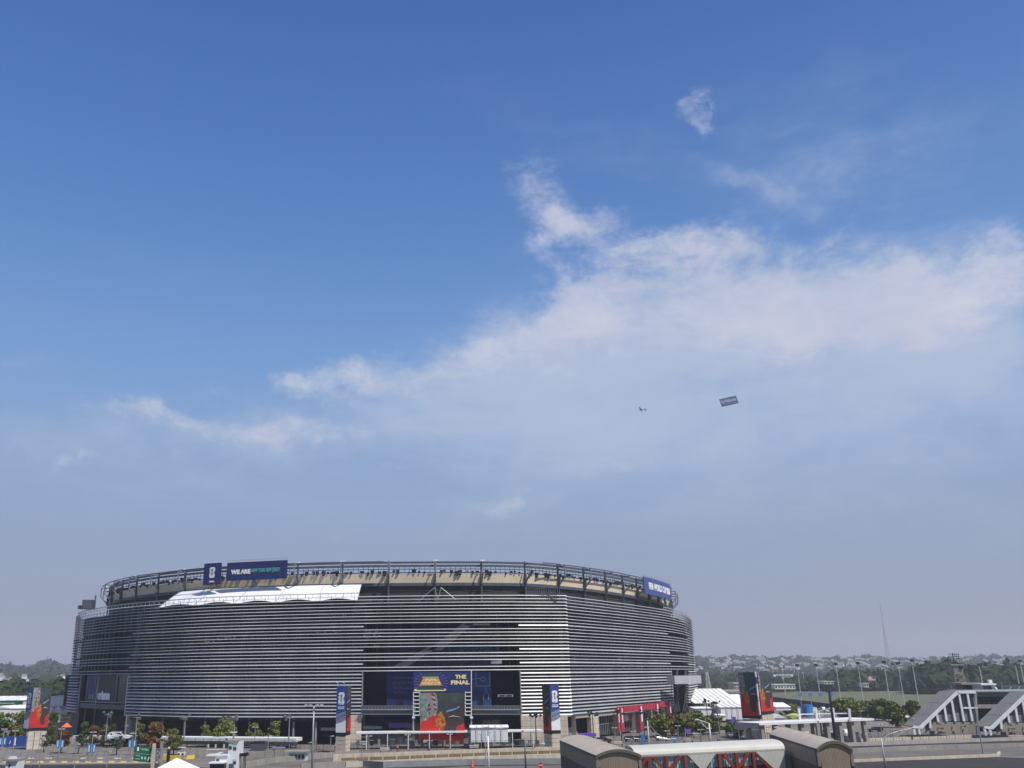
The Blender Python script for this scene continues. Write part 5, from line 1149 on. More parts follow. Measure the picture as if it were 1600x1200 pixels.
# tall twin-head mast and arm lights
b = G(487, 1212); t = thing('tall_lamp_post', 'tall grey lamp post with two wide lamp heads left of the blue pylon', 'lamp post', tuple(b)); top = P(491, 1103, b.y).z
MB().tube([b, (b.x, b.y, top*.5), (b.x, b.y, top)], [.27, .21, .14], 10).build('pole', steel_l, t, smooth=True)
for s in (-1, 1):
    for k in range(2): MB().box((b.x+s*(.75+k*.95), b.y-.1, top+.1), (.85, .9, .42), top=(.6, .6)).build('lamp_head', steel_l, t)
MB().bar((b.x-1.8, b.y, top-.1), (b.x+1.8, b.y, top-.1), .14).build('cross_arm', steel_l, t)
MB().box((b.x, b.y, .4), (1.1, 1.1, .8)).build('foot', stone_g, t)
def armlight(x, yt, yb, xa, ya, label, mt=steel_l, D=None, double=True):
    b = G(x, yb) if D is None else P(x, yb, D); b.z = 0; s = b.y/200; t = thing('street_light', label, 'street light', tuple(b), 'arm street lights along the roads'); top = P(x, yt, b.y).z; h = P(xa, ya, b.y)
    MB().tube([b, (b.x, b.y, top)], [.24*s, .13*s], 8).build('pole', mt, t, smooth=True)
    d = h.x-b.x; za = h.z
    g = MB(); g.tube([(b.x, b.y, top-.2), (b.x+d*.3, b.y, top-.2+(za-top)*.55), (b.x+d*.65, b.y, top-.2+(za-top)*.9), (b.x+d, b.y, za)], .07*s, 6)
    if double: g.tube([(b.x, b.y, top-1.3*s), (b.x+d*.35, b.y, top-1.2*s+(za-top)*.6), (b.x+d*.9, b.y, za-.12)], .06*s, 6)
    g.build('arm', mt, t)
    g = MB(); sg = 1 if d > 0 else -1; g.tube([(h.x-sg*.2*s, h.y, za), (h.x+sg*.35*s, h.y, za+.05), (h.x+sg*.9*s, h.y, za)], [.08*s, .2*s, .1*s], 8); g.build('lamp_head', lampm, t)
armlight(1018, 1126, 1215, 1050, 1155, 'street light rising behind the left barrel roof', D=None)
armlight(1111, 1130, 1164, 1092, 1125, 'white street light with double arm on the bridge roof edge', white)
armlight(1240, 1152, 1215, 1216, 1137, 'street light between the bridge and the right barrel roof')
armlight(1386, 1153, 1215, 1425, 1138, 'street light at the bottom right with a long double arm')
armlight(1286, 1110, 1162, 1296, 1107, 'slender street light behind the long canopy')
armlight(764, 1150, 1215, 778, 1138, 'white street light in front of the entrance canopy', white)
armlight(822, 1158, 1215, 845, 1163, 'dark road light with long braces near the left barrel roof', steel)
b = G(1537, 1181); t = thing('slender_pole', 'plain leaning looking pole between the two stair housings', 'pole', tuple(b)); MB().tube([b, (b.x, b.y, P(1528, 1090, b.y).z)], [.18, .1], 7).build('pole', steel_l, t)
b = G(1307, 1166); t = thing('dark_mast', 'thick black mast with a bent top in front of the long canopy', 'mast', tuple(b)); top = P(1297, 1081, b.y).z; MB().tube([b, (b.x, b.y, top)], [.5, .26], 9).build('pole', black, t); MB().bar((b.x-1.0, b.y, top), (b.x+.9, b.y, top), .14).build('cross_arm', black, t); MB().bar((b.x+.7, b.y, top), (b.x+1.7, b.y, top+1.0), .18).build('camera_arm', black, t)
# coloured columns, flags
for (x, y0, y1, wd, m_, nm, lb, ct) in ((1005, 1147, 1164, 1.0, cyan_b, 'blue_column', 'blue column left of the street light below the crimson banners', 'column'), (1055, 1151, 1165.5, .8, cyan_b, 'blue_column', 'blue column below the row of trees', 'column'), (1123.5, 1155, 1162.5, .8, purple, 'purple_column', 'short purple column on the bridge roof line', 'column')):
    b = G(x, y1); h = P(x, y0, b.y).z; t = thing(nm, lb, ct, tuple(b)); MB().box((b.x, b.y, h/2), (wd, .5, h)).build('panel', m_, t); MB().box((b.x, b.y, .08), (wd*1.4, .9, .16)).build('foot', steel, t)
for (x0, y0, x1, y1, D, lb) in ((1144.5, 1120, 1151, 1130.5, 300, 'purple flag right of the row of trees'), (1071.5, 1139, 1080, 1145, 268, 'small purple sign below the row of trees'), (77, 1122, 82.5, 1137, 300, 'purple flag with white lettering right of the left pylon')):
    a = P(x0, y1, D); b = P(x1, y1, D); h = P(x0, y0, D).z; t = thing('purple_flag', lb, 'flag', (a.x, a.y, 0)); MB().bar((a.x-.15, D, 0), (a.x-.15, D, h+.3), .12).build('pole', steel_l, t)
    g = MB(); g.poly([(a.x, D, a.z), (b.x, D+.1, a.z+.15), (b.x, D+.2, h), (a.x, D, h)], .06, (0, -1, 0)); g.build('cloth', purple, t)
# crimson banners on the right base wall
def fr_banner(x0, x1, z0, z1, label, txt=True):
    q0, q1 = FR.find(x0, 4, 1.4), FR.find(x1, 4, 1.4); t = thing('crimson_banner', label, 'banner', tuple(FR.at(q0, 1.4, z0)), 'crimson banners on the right base wall'); ribbon(FR, q0, q1, 1.4, z0, 1.4, z1, .3, 1.5).build('cloth', crimson, t)
    if txt:
        for k in range(1): ribbon(FR, q0+(q1-q0)*.35, q0+(q1-q0)*.65, 1.48, z0+(z1-z0)*.35, 1.48, z0+(z1-z0)*.93, .04, 1).build('white_print', white_t, t)
fr_banner(966.5, 970, 1.6, 9.2, 'first narrow crimson banner from the left'); fr_banner(971.5, 976, 1.2, 9.2, 'second crimson banner, beside the first'); fr_banner(1000.5, 1007, .8, 9.3, 'tall crimson banner in the middle')
fr_banner(1027, 1032, 3.2, 9.5, 'crimson banner left of the trees'); fr_banner(1047.5, 1051, 3.2, 9.8, 'rightmost narrow crimson banner')
fr_banner(976.5, 1000, 7.4, 9.3, 'wide crimson fascia between the first banners', False); fr_banner(1007.5, 1026.5, 7.5, 9.5, 'wide crimson fascia in the middle', False); fr_banner(1032.5, 1047, 7.8, 9.8, 'wide crimson fascia at the right', False)
q0, q1 = FR.find(977, 4, 0), FR.find(994, 4, 0); t = thing('star_graphic', 'red and white star burst window graphic between crimson banners', 'window graphic', tuple(FR.at(q0, -1.6, 4))); ribbon(FR, q0, q1, -1.7, 4.2, -1.7, 7.0, .1, 2).build('backing', mat('rose_print', (.5, .12, .14), .6, 0, .15, .8), t)
g = MB()
for k in range(9):
    an = math.radians(5+k*21); c0 = FR.at((q0+q1)/2, -1.5, 4.3); t_ = FR.tan((q0+q1)/2); e_ = c0+t_*math.cos(an)*2.4*(-1)+Vector((0, 0, abs(math.sin(an))*2.3)); g.bar(c0, e_, .22)
g.build('rays', white_t, t)
# purple bar, cars, kiosks
b = G(919, 1166); t = thing('drinks_stand', 'stand with a purple canopy in front of the dark stair opening', 'stand', tuple(b)); z1 = P(919, 1146, b.y).z
MB().box((b.x, b.y, z1-.35), (4.6, 2.4, .8)).build('canopy', purple, t); MB().box((b.x, b.y+.5, z1*.45), (4.2, 1.4, z1*.5)).build('counter', steel, t)
for s in (-1, 1): MB().bar((b.x+s*2.3, b.y-1, 0), (b.x+s*2.3, b.y-1, z1-.7), .16).build('post', steel_l, t)
MB().bar((b.x-.6, b.y-1.4, 0), (b.x-.6, b.y-1.4, 1.1), .5).build('bollard', purple, t)
def car(x, yb, label, L_=4.6, W_=1.9, H_=1.65, body=carblk, rz=0., suv=True, z=0., D=None, cat='car'):
    b = G(x, yb, z) if D is None else P(x, yb, D); t = thing('parked_car', label, cat, (0, 0, 0)); t.location = b; t.rotation_euler = (0, 0, rz); t['_o'] = (0, 0, 0)
    prof = [(-.5, .32), (-.5, .62), (-.47, .74), (-.40, .98 if suv else .84), (-.33 if suv else -.30, 1.0), (.10, 1.0), (.24, .70), (.46, .62), (.5, .50), (.5, .32)]
    g = MB(); rings = []
    for yy, k in ((-W_/2, .96), (-W_/2+.1, 1), (W_/2-.1, 1), (W_/2, .96)):
        rings.append([(a*L_*k, yy if hh < .7 else yy*.86, hh*H_*(1 if hh < .7 else (.985 if abs(yy) > W_/2-.05 else 1))) for a, hh in prof])
    g.sweep(rings); g.build('body', body, t)
    g = MB()
    for s in (-1, 1):
        yy = s*(W_/2*.86+.03); q = [(-.36*L_, yy, .70*H_), (-.34*L_, yy*.97, .94*H_), (.09*L_, yy*.97, .94*H_), (.20*L_, yy, .71*H_)]; g.poly(q, .02, (0, s, 0))
    g.poly([(.115*L_, -W_*.38, .985*H_), (.115*L_, W_*.38, .985*H_), (.245*L_, W_*.40, .72*H_), (.245*L_, -W_*.40, .72*H_)], .03, (.6, 0, .8)); g.build('window', dglass, t)
    for a in (-.31, .32):
        for s in (-1, 1):
            g = MB(); g.tube([(a*L_, s*(W_/2-.22), .34), (a*L_, s*(W_/2+.02), .34)], .34, 12); wh = g.build('wheel', tyre, t); g = MB(); g.tube([(a*L_, s*(W_/2+.0), .34), (a*L_, s*(W_/2+.04), .34)], .19, 8); g.build('rim', steel_l, wh)
    for s in (-1, 1): MB().box((.495*L_, s*W_*.36, .52*H_), (.08, .35, .16)).build('headlight', lampm, t); MB().box((-.495*L_, s*W_*.38, .6*H_), (.06, .22, .3)).build('tail_light', red_p, t)
    return t
car(1368, 1143.5, 'dark blue estate car beside the end of the long canopy', 5.0, rz=math.radians(180))
for (x, y, lb, c_, rz) in ((944, 1161, 'black car in front of the first window bay', carblk, 0), (987, 1159, 'black car left of the blue column', carblk, 0), (1001, 1159, 'black car behind the blue column', carblk, 0), (1036, 1157, 'black car below the row of trees', carblk, .1),
        (152, 1163.5, 'black car behind the fence above the walkers', carblk, 0), (1147, 1153, 'grey car left of the long canopy', mat('grey_car_paint', (.2, .2, .21), .3, .2, .1, 1), .2), (1173, 1158.5, 'black car at the left end of the long canopy', carblk, 1.3), (1189, 1156, 'dark car under the long canopy, left', carblk, .3)):
    car(x, y, lb, body=c_, rz=rz)
whv = mat('white_car_paint', (.7, .7, .7), .3, 0, .04, 1)
car(185, 1158, 'white van below the left gate', 6.5, 2.2, 2.6, whv, D=290, cat='van'); car(1412, 1124, 'white van by the green tree at the sloped roof', 5.6, 2.1, 2.3, whv, cat='van')
for (x, lb) in ((1322, 'white van under the right end of the long canopy'), (1291, 'white lorry in the middle behind the long canopy')): car(x, 1152, lb, 5.5, 2.1, 2.4, whv, rz=1.45, cat='van')

def skin_person(loc, rz, joints, radii, edges, label, shirt, legs, group=None):
    t = thing('person', label, 'person', tuple(loc)); t.rotation_euler = (0, 0, rz); t['_o'] = (0, 0, 0)
    me = bpy.data.meshes.new('body'); me.from_pydata(joints, edges, []); o = bpy.data.objects.new('body', me); col.objects.link(o)
    md = o.modifiers.new('s', 'SKIN'); sk = me.skin_vertices[0].data
    for i, r in enumerate(radii): sk[i].radius = (r, r)
    sk[0].use_root = True; o.modifiers.new('u', 'SUBSURF').levels = 1
    dg = bpy.context.evaluated_depsgraph_get(); m2 = bpy.data.meshes.new_from_object(o.evaluated_get(dg)); m2.name = 'body'; bpy.data.objects.remove(o)
    m2.materials.clear()
    for q in (skin, shirt, legs, cloth_d): m2.materials.append(q)
    for p in m2.polygons:
        z = p.center.z; ax = abs(p.center.x)
        p.material_index = 0 if z > 1.46 or (ax > .27 and z < 1.12) else (1 if z > .98 else (2 if z > .09 else 3)); p.use_smooth = True
    b = bpy.data.objects.new('body', m2); col.objects.link(b); b.parent = t
    MB().blob((0, .02, 1.685), (.105, .115, .10), 2, .04).build('hair', hairm, t)
    return t
def person(x, yb, label, shirt=shirt_w, legs=cloth_d, rz=0., stride=.25, D=None):
    b = G(x, yb); s = stride
    J = [(0, 0, .95), (0, 0, 1.15), (0, 0, 1.38), (0, 0, 1.50), (0, -.01, 1.60), (0, -.02, 1.70), (.19, 0, 1.40), (.27, -s*.3, 1.14), (.29, -s*.8, .90), (-.19, 0, 1.40), (-.27, s*.2, 1.14), (-.29, s*.4, .90),
         (.10, 0, .90), (.12, s*.5, .50), (.12, s*1.0, .08), (.12, s*1.0-.18, .05), (-.10, 0, .90), (-.12, -s*.5, .50), (-.12, -s*.7, .08), (-.12, -s*.7-.18, .05)]
    R_ = [.15, .14, .16, .06, .09, .08, .07, .045, .035, .07, .045, .035, .10, .065, .045, .04, .10, .065, .045, .04]
    E_ = [(0, 1), (1, 2), (2, 3), (3, 4), (4, 5), (2, 6), (6, 7), (7, 8), (2, 9), (9, 10), (10, 11), (0, 12), (12, 13), (13, 14), (14, 15), (0, 16), (16, 17), (17, 18), (18, 19)]
    return skin_person(b, rz, J, R_, E_, label, shirt, legs)
person(136, 1180, 'person in a white shirt and dark trousers walking at the left', rz=math.radians(90)); person(143.5, 1181, 'person in dark clothes walking beside the one in white', cloth_d, cloth_d, math.radians(80))
for (x, y, lb, sh) in ((612, 1173, 'person in a violet shirt standing before the entrance fence', purple), (621, 1175, 'person in an orange top before the entrance fence', orange), (670.5, 1179, 'person in blue and dark trousers on the cream parapet path', blue_b), (1426, 1156, 'person in blue by the low end of the first stair housing', blue_b), (1343, 1156, 'person in grey under the right end of the long canopy', grey_p)):
    person(x, y, lb, sh, rz=math.radians(random.uniform(-90, 90)), stride=.1)
# orange parasol
b = G(101, 1160); t = thing('parasol', 'orange parasol beside the rust orange tree', 'parasol', tuple(b)); zt = P(101, 1129, b.y).z; ze = P(101, 1136, b.y).z
g = MB(); ring = [(b.x+1.9*math.cos(a_), b.y+1.9*math.sin(a_), ze) for a_ in np.linspace(0, 2*math.pi, 9)[:-1]]; g.add([(b.x, b.y, zt)]+ring, [(0, i+1, (i+1) % 8+1) for i in range(8)]); g.build('canopy', orange, t); MB().bar(b, (b.x, b.y, zt), .1).build('pole', steel_l, t)
# green motorway style sign on its truss
D = 190; a = P(208.5, 1189, D); b2 = P(234.5, 1191.5, D+2.5); top = P(210, 1165, D).z; pl = Pl(a, b2-a, (b2-a).length, top-a.z); t = thing('direction_sign', 'two part green road sign on a lattice post at the bottom left', 'road sign', (a.x, a.y, 0))
for (v0, v1) in ((0, .50), (.53, 1)):
    g = MB(); g.poly([pl.p(0, v0), pl.p(1, v0), pl.p(1, v1), pl.p(0, v1)], .15, pl.n); g.build('board', green_s, t)
pl.text('TURNPIKE', .34, .74, .82, .87, mat('pale_green_print', (.35, .55, .45), .6, 0, .1, 1), t, .01); pl.text('North', .10, .33, .34, .42, MATS['pale_green_print'], t, .01); pl.text('South', .10, .12, .34, .22, MATS['pale_green_print'], t, .01)
g = MB(); pl.quad(g, [(.16, .68), (.25, .68), (.25, .92), (.16, .92)], .04); pl.quad(g, [(.82, .12), (.86, .12), (.93, .36), (.89, .36)], .04); g.build('arrow_print', white_t, t)
g = MB()
for cx_ in (.48, .67): g.poly([pl.p(a_, b_, .05) for a_, b_ in ell(cx_, .25, .055, .10, 10)], .02, pl.n)
g.build('round_print', MATS['pale_green_print'], t)
MB().bar((P(238, 1200, 192).x, 192, 0), (P(238, 1200, 192).x, 192, top+.2), .55).build('post', stone, t); MB().bar((P(250, 1200, 193).x, 193, 0), (P(250, 1200, 193).x, 193, top+.5), .5).build('post', steel_l, t)
g = MB(); xa, xb = P(240, 1180, 192).x, P(249, 1180, 192).x
for k in range(3): z0 = top-1-k*1.3; g.bar((xa, 192.5, z0), (xb, 192.5, z0-1.2), .14); g.bar((xb, 192.5, z0), (xa, 192.5, z0), .16); g.bar((xa, 192.5, z0-1.2), (xb, 192.5, z0), .12)
g.build('lattice', steel, t)
# white tent top at the bottom edge
D = 185; c = P(274.5, 1184.5, D); l = P(243, 1204, D); r = P(307, 1205, D); t = thing('event_tent', 'white pointed tent top at the bottom edge left of the white tower', 'tent', (c.x, D, 0)); hw = (r.x-l.x)/2
g = MB(); ze = l.z; g.add([(c.x, D+hw*.2, c.z), (c.x-hw, D-hw*.8, ze), (c.x+hw, D-hw*.8, ze), (c.x+hw, D+hw, ze), (c.x-hw, D+hw, ze)], [(0, 1, 2), (0, 2, 3), (0, 3, 4), (0, 4, 1)]); g.build('roof', fabric, t)
for sx_ in (-1, 1):
    for yy in (-.8, 1): MB().bar((c.x+sx_*hw*.97, D+hw*yy*.97, 0), (c.x+sx_*hw*.97, D+hw*yy*.97, ze), .12).build('post', steel_l, t)
t = thing('guard_cabin', 'small white guard cabin with a grey roof in the bottom left corner', 'cabin', tuple(G(16, 1212)))
def wb0(x0, x1, yt, yb, D_, dep, mt, name):
    a = P(x0, yb, D_); b = P(x1, yb, D_); h = P(x0, yt, D_).z; MB().box(((a.x+b.x)/2, D_+dep/2, (a.z+h)/2), (b.x-a.x, dep, h-a.z)).build(name, mt, t)
wb0(5, 24, 1190, 1225, 198, 3, white, 'wall'); wb0(3, 27, 1186.5, 1190, 197.6, 4, stone_g, 'roof'); wb0(13, 21, 1183, 1186.5, 198, 1.5, white, 'roof_unit'); wb0(13, 16, 1194, 1198, 197.9, .2, black, 'window')
b = G(30.5, 1203); t = thing('yellow_barrier', 'small yellow frame standing right of the guard cabin', 'barrier', tuple(b)); zt = P(30.5, 1192, b.y).z
for s in (-.5, .5): MB().bar((b.x+s, b.y, 0), (b.x+s*.7, b.y, zt), .2).build('leg', yellow, t)
for v_ in (.35, .68, .97): MB().bar((b.x-.5, b.y-.02, zt*v_), (b.x+.5, b.y-.02, zt*v_), .22).build('rail', yellow, t)
# yellow barriers and cart
def gbox(name, label, cat, x0, x1, yt, yb, dep, mt, part='body'):
    a = G(x0, yb); b = G(x1, yb); h = P(x0, yt, a.y).z; t = thing(name, label, cat, tuple((a+b)/2)); MB().box(((a.x+b.x)/2, a.y+dep/2, h/2+.003), (b.x-a.x, dep, h)).build(part, mt, t); return t, a, b, h
t, a, b, h = gbox('yellow_barrier', 'yellow water filled barrier right of the sign post', 'barrier', 252, 262, 1180, 1188, .8, yellow); MB().box(((a.x+b.x)/2, a.y+.4, h+.15), (1.0, .5, .3)).build('lamp', lampm, t)
t, a, b, h = gbox('yellow_barrier', 'yellow and cream barrier beside the white cart', 'barrier', 263, 281, 1180.5, 1187, .8, yellow)
g = MB(); g.poly([(*p[:2], .03) for p in gp((291, 1187), (304, 1186), (304.5, 1179.5), (292.5, 1180.5))]); tag(g.build('yellow_mat', yellow, None, org=G(298, 1184)), 'flat yellow panel lying on the paving right of the cart', 'panel')
t, a, b, h = gbox('utility_cart', 'small white utility cart behind the yellow barriers', 'cart', 277, 287, 1175, 1180.5, 1.4, whv)
for s in (.15, .85): MB().bar((a.x+(b.x-a.x)*s, a.y, h), (a.x+(b.x-a.x)*s, a.y, h+1.0), .08).build('post', steel, t)
MB().box(((a.x+b.x)/2, a.y+.7, h+1.1), (b.x-a.x+.2, 1.6, .12)).build('roof', white, t)
for s in (.2, .8): MB().tube([(a.x+(b.x-a.x)*s, a.y-.05, .3), (a.x+(b.x-a.x)*s, a.y+.1, .3)], .3, 10).build('wheel', tyre, t)
t, a, b, h = gbox('dark_post', 'thick dark post between the yellow barriers', 'post', 259.5, 263.5, 1172, 1192, .7, black); MB().blob(((a.x+b.x)/2, a.y+.3, h+.4), .35, 2, 0).build('lamp', lampm, t)
# white control tower
D = 196
def wb(x0, x1, yt, yb, D_, dep, mt, name, parent, top=None):
    a = P(x0, yb, D_); b = P(x1, yb, D_); h = P(x0, yt, D_).z; g = MB(); g.box(((a.x+b.x)/2, D_+dep/2, (a.z+h)/2), (b.x-a.x, dep, h-a.z), top=top); return g.build(name, mt, parent)
t = thing('control_tower', 'white two storey control cabin with sash windows at the bottom left', 'cabin', tuple((P(362, 1200, D).x, D, 0)))
wb(353.5, 371, 1159, 1222, D, 4, white, 'tower_wall', t); wb(352, 372.5, 1157, 1159.2, D-.3, 4.6, stone_g, 'roof', t); wb(334, 355, 1181, 1222, D-.6, 5, white, 'annex_wall', t); wb(333, 356, 1178.8, 1181.2, D-.9, 5.6, white, 'annex_roof', t)
for (x0, x1, y0, y1) in ((357.5, 362, 1162, 1170.5), (364.5, 369, 1164, 1171.5), (338, 342, 1186, 1190), (364.5, 368.5, 1187, 1193)):
    DD = D-.05 if x0 > 350 else D-.65; w_ = wb(x0-.5, x1+.5, y0-.5, y1+.5, DD, .1, grey_p, 'window', t); wb(x0, x1, y0, (y0+y1)/2-.2, DD-.06, .08, glassb if x0 > 350 else dglass, 'pane', w_); wb(x0, x1, (y0+y1)/2+.2, y1, DD-.06, .08, dglass, 'pane', w_)
wb(352, 354, 1153.5, 1159, D-.2, .5, blue_b, 'flag', t); wb(326, 350, 1191.5, 1193.5, D-3, 3, white, 'awning', t); wb(326.5, 349, 1193.5, 1215, D-2.6, 2, black, 'gate_front', t)
wb(322, 353, 1179.5, 1181.6, D-.4, 3, white, 'deck', t)
for k in range(9): x = 323+k*3.6; wb(x, x+.4, 1171, 1179.5, D-.4, .1, steel_l, 'railing_post', t)
wb(322, 353, 1170.6, 1171.6, D-.4, .15, white, 'handrail', t); wb(326, 349, 1160.5, 1168, D+6, .6, black, 'banner_box', t)
for x in (325, 336.5, 349.5): wb(x-.9, x+.9, 1163, 1168.5, D+5.5, .5, lampm, 'lamp', t)
for k in range(6): wb(371.5+k*2.1, 372.3+k*2.1, 1178, 1210, D+1, .3, black, 'scaffold_pole', t)
rg = random.Random(2)
for k in range(12): x = 371+rg.uniform(0, 14); wb(x, x+rg.uniform(1.5, 3), 1176.5+rg.uniform(-1, 2), 1180+rg.uniform(0, 2), D+1-rg.uniform(.3, .8), .5, black, 'spotlight', t)
wb(356, 362, 1194, 1215, D-2, 1.5, steel, 'generator', t); MB().bar(P(364, 1157, D), P(364, 1145, D), .12).build('aerial', steel_l, t); wb(360, 370, 1143.5, 1145, D, .4, white, 'aerial_head', t)
t, a, b, h = gbox('dark_container', 'dark grey container with a black top right of the white tower', 'container', 391.5, 413, 1162.5, 1173.5, 2.2, mat('slate_container', (.07, .08, .10), .5, .1, .1, .5)); MB().box(((a.x+b.x)/2, a.y+1.1, h+.3), (b.x-a.x-.4, 2.0, .7)).build('top_box', black, t)
t, a, b, h = gbox('blue_kiosk', 'small open kiosk with a blue counter at the bottom', 'kiosk', 425, 441, 1186, 1190.5, 2.4, blue_b, 'counter')
for s in (.03, .97):
    for yy in (.1, 2.3): MB().bar((a.x+(b.x-a.x)*s, a.y+yy, 0), (a.x+(b.x-a.x)*s, a.y+yy, 3.1), .13).build('post', steel_l, t)
MB().box(((a.x+b.x)/2, a.y+1.2, 3.15), (b.x-a.x+.4, 2.8, .2)).build('roof', mat('mauve_roof', (.22, .19, .33), .6, 0, .1, .5), t)
t, a, b, h = gbox('ticket_cabin', 'white ticket cabin with four dark windows and a grey roof', 'cabin', 451, 477.5, 1176, 1189, 3.4, mat('bluish_white_paint', (.60, .64, .72), .6, 0, .05, 1), 'wall')
for k in range(4): x = a.x+(b.x-a.x)*(.19+.21*k); w_ = MB().box((x, a.y-.03, h*.52), ((b.x-a.x)*.15, .08, h*.5)).build('window', black, t)
MB().box(((a.x+b.x)/2-.3, a.y+1.5, h+.2), (b.x-a.x+1.6, 4.6, .3)).build('roof', stone_g, t)
t, a, b, h = gbox('purple_board', 'purple notice panel at the end of the long white canopy', 'notice board', 441.5, 454.5, 1156, 1168, .3, purple); t, a, b, h = gbox('pink_board', 'pale pink notice panel left of the purple one', 'notice board', 431.5, 441, 1154, 1167.5, .3, mat('pink_panel', (.55, .42, .40), .7, 0, .1, 1))
for (x, y, lb) in ((518, 1182.5, 'red and black cone left of the cream parapet'), (535, 1187, 'red cone at the end of the cream parapet'), (553.5, 1194, 'red marker on the lower cream parapet'), (738, 1199, 'orange cone on the road in the centre')):
    b = G(x, y); t = thing('traffic_cone', lb, 'cone', tuple(b)); MB().tube([b, (b.x, b.y, 1.5)], [.38, .08], 8).build('cone', red_p if x < 700 else orange, t); MB().box((b.x, b.y, .05), (.9, .9, .1)).build('base', black, t)
b = G(845, 1208); t = thing('stop_sign', 'red octagonal stop sign at the bottom edge left of the barrel roof', 'stop sign', tuple(b)); zc = P(844, 1196, b.y).z
g = MB(); g.poly([(b.x+.62*math.cos(math.radians(22.5+45*k)), b.y-.05, zc+.62*math.sin(math.radians(22.5+45*k))) for k in range(8)], .06, (0, -1, 0)); g.build('plate', mat('sign_red', (.62, .04, .04), .5, 0, .05, 1), t); MB().bar(b, (b.x, b.y, zc+.5), .1).build('post', steel_l, t)
Pl((b.x-.62, b.y-.06, zc-.62), (1, 0, 0), 1.24, 1.24).text('STOP', .14, .38, .86, .62, white_t, t, .02)
for (x, y) in ((1087, 1158),):
    pass
r_ = random.Random(9)
for k, (x, y) in enumerate(((552, 1170), (568, 1166), (601, 1177), (668, 1165), (741, 1173), (784, 1162), (966, 1166.5), (1076, 1161.5), (1090, 1153), (530, 1170), (1150, 1152.5), (1268, 1158), (1450, 1152))):
    b = G(x, y); t = thing('bench', 'small pale bench with a dark frame near the fence', 'bench', tuple(b), 'benches along the plaza fence'); MB().box((b.x, b.y, .85), (2.6, .7, .14)).build('seat', lampm, t)
    for s in (-1, 1): MB().box((b.x+s*1.15, b.y, .4), (.12, .6, .78)).build('leg', black, t)
    MB().box((b.x, b.y+.3, 1.25), (2.6, .1, .3)).build('backrest', lampm, t)

# ------------------------------------------------------------------ long flat canopy on the right
pa = G(1160, 1161); pb = G(1365, 1154)
t = thing('long_station_canopy', 'long flat canopy on grey columns in the right middle', 'canopy', tuple(pa)); D1, D2 = 262, 282
a = P(1186, 1129, D1); b = P(1365.5, 1123.5, D2); hz = (a.z+b.z)/2; d = Vector((b.x-a.x, b.y-a.y, 0)); n = Vector((-d.y, d.x, 0)).normalized()
g = MB(); a0 = Vector((a.x, a.y, hz)); b0 = Vector((b.x, b.y, hz)); g.poly([a0, b0, b0+n*9, a0+n*9], .55, (0, 0, 1)); g.build('roof', white, t)
g = MB(); c0 = P(1158, 1138, 268); g.poly([a0-d.normalized()*.02, a0+n*9, Vector((c0.x, c0.y+7, c0.z)), c0], .5, (0, 0, 1)); g.build('sloped_end', steel_l, t)
for k in range(9):
    p = a0+d*((k+.35)/9)
    for off, m_ in ((1.2, stone_g), (7.6, stone_g)): q = p+n*off+d.normalized()*(1.5 if off > 2 else 0); MB().box((q.x, q.y, (hz-.55)/2), (1.15, 1.0, hz-.55), rz=math.atan2(d.y, d.x)).build('column', m_, t)
for (x0, x1) in ((1248, 1250.5), (1275, 1277), (1301.5, 1304), (1326.5, 1329)):
    MB().bar(P((x0+x1)/2+.8, 1127, 277), P((x0+x1)/2-1.2, 1107, 277), .55).build('fin', white, t)
MB().bar(P(1250, 1116, 277.3), P(1326, 1114.5, 277.3), .3).build('tie_rail', white, t)
r_ = random.Random(8)
for k in range(13):
    x = 1195+k*13+r_.uniform(-4, 4); b = G(x, 1157+r_.uniform(-2, 2)-(x-1195)*.02); s = r_.uniform(.8, 1.6); t = thing('turnstile', 'small dark or white fare stand under the long flat canopy', 'fare stand', tuple(b), 'fare stands under the long flat canopy')
    MB().box((b.x, b.y, s*.6), (s, .8, s*1.2)).build('cabinet', r_.choice((black, lampm, steel)), t); MB().box((b.x, b.y-.2, s*1.2+.2), (s*.8, .3, .4)).build('screen', r_.choice((black, white)), t)
g = MB(); g.bar(P(1186, 1108, 330)+Vector((0, 0, 0)), P(1420, 1128, 420), 1, 3); 
# mid-ground: dark low wall beyond the tents, cars lot, posts
a = G(1208, 1097); b = G(1312, 1112); longwall('dark_wall', [a, b, G(1440, 1114)], 3.4, .8, mat('navy_wall', (.02, .026, .04), .8, 0, .2, .3), 'dark wall along the near edge of the racing field', 'wall')
sheet(gp((1215, 1104), (1450, 1109), (1450, 1122), (1215, 1122)), .015, 'car_park', ASPL)
for k in range(22):
    x = 1240+k*8.7+r_.uniform(-2, 2); y = r_.uniform(1107, 1116)
    if 1300 < x < 1420: continue
    car(x, y, 'tiny parked car in the lot between the tents and the racing field', 4.4, body=r_.choice((whv, carblk, MATS['grey_car_paint'])), rz=r_.uniform(1.2, 1.8))['group'] = 'cars in the lot between the tents and the racing field'
b = G(1263, 1120); t = thing('blue_tank', 'blue water tank behind the long canopy', 'tank', tuple(b)); MB().tube([b, (b.x, b.y, 5)], 2.6, 14).build('tank', cyan_b, t); MB().tube([(b.x, b.y, 5), (b.x, b.y, 5.6)], [2.6, .6], 14).build('lid', blue_b, t)
b = G(1269, 1120); tag(MB().blob((b.x, b.y, 1.6), (1.8, 1.8, 2), 2, .08).build('pale_green_bin', mat('pale_green_plastic', (.38, .42, .12), .6, 0, .1, 1), None, org=b), 'pale green rounded bin beside the blue tank', 'bin')
b = G(1240, 1125); tag(MB().blob((b.x, b.y, 1.2), (3.2, 2, 1.6), 2, .1).build('pale_green_mound', MATS['pale_green_plastic'], None, org=b), 'pale green covered heap left of the fins of the long canopy', 'heap')
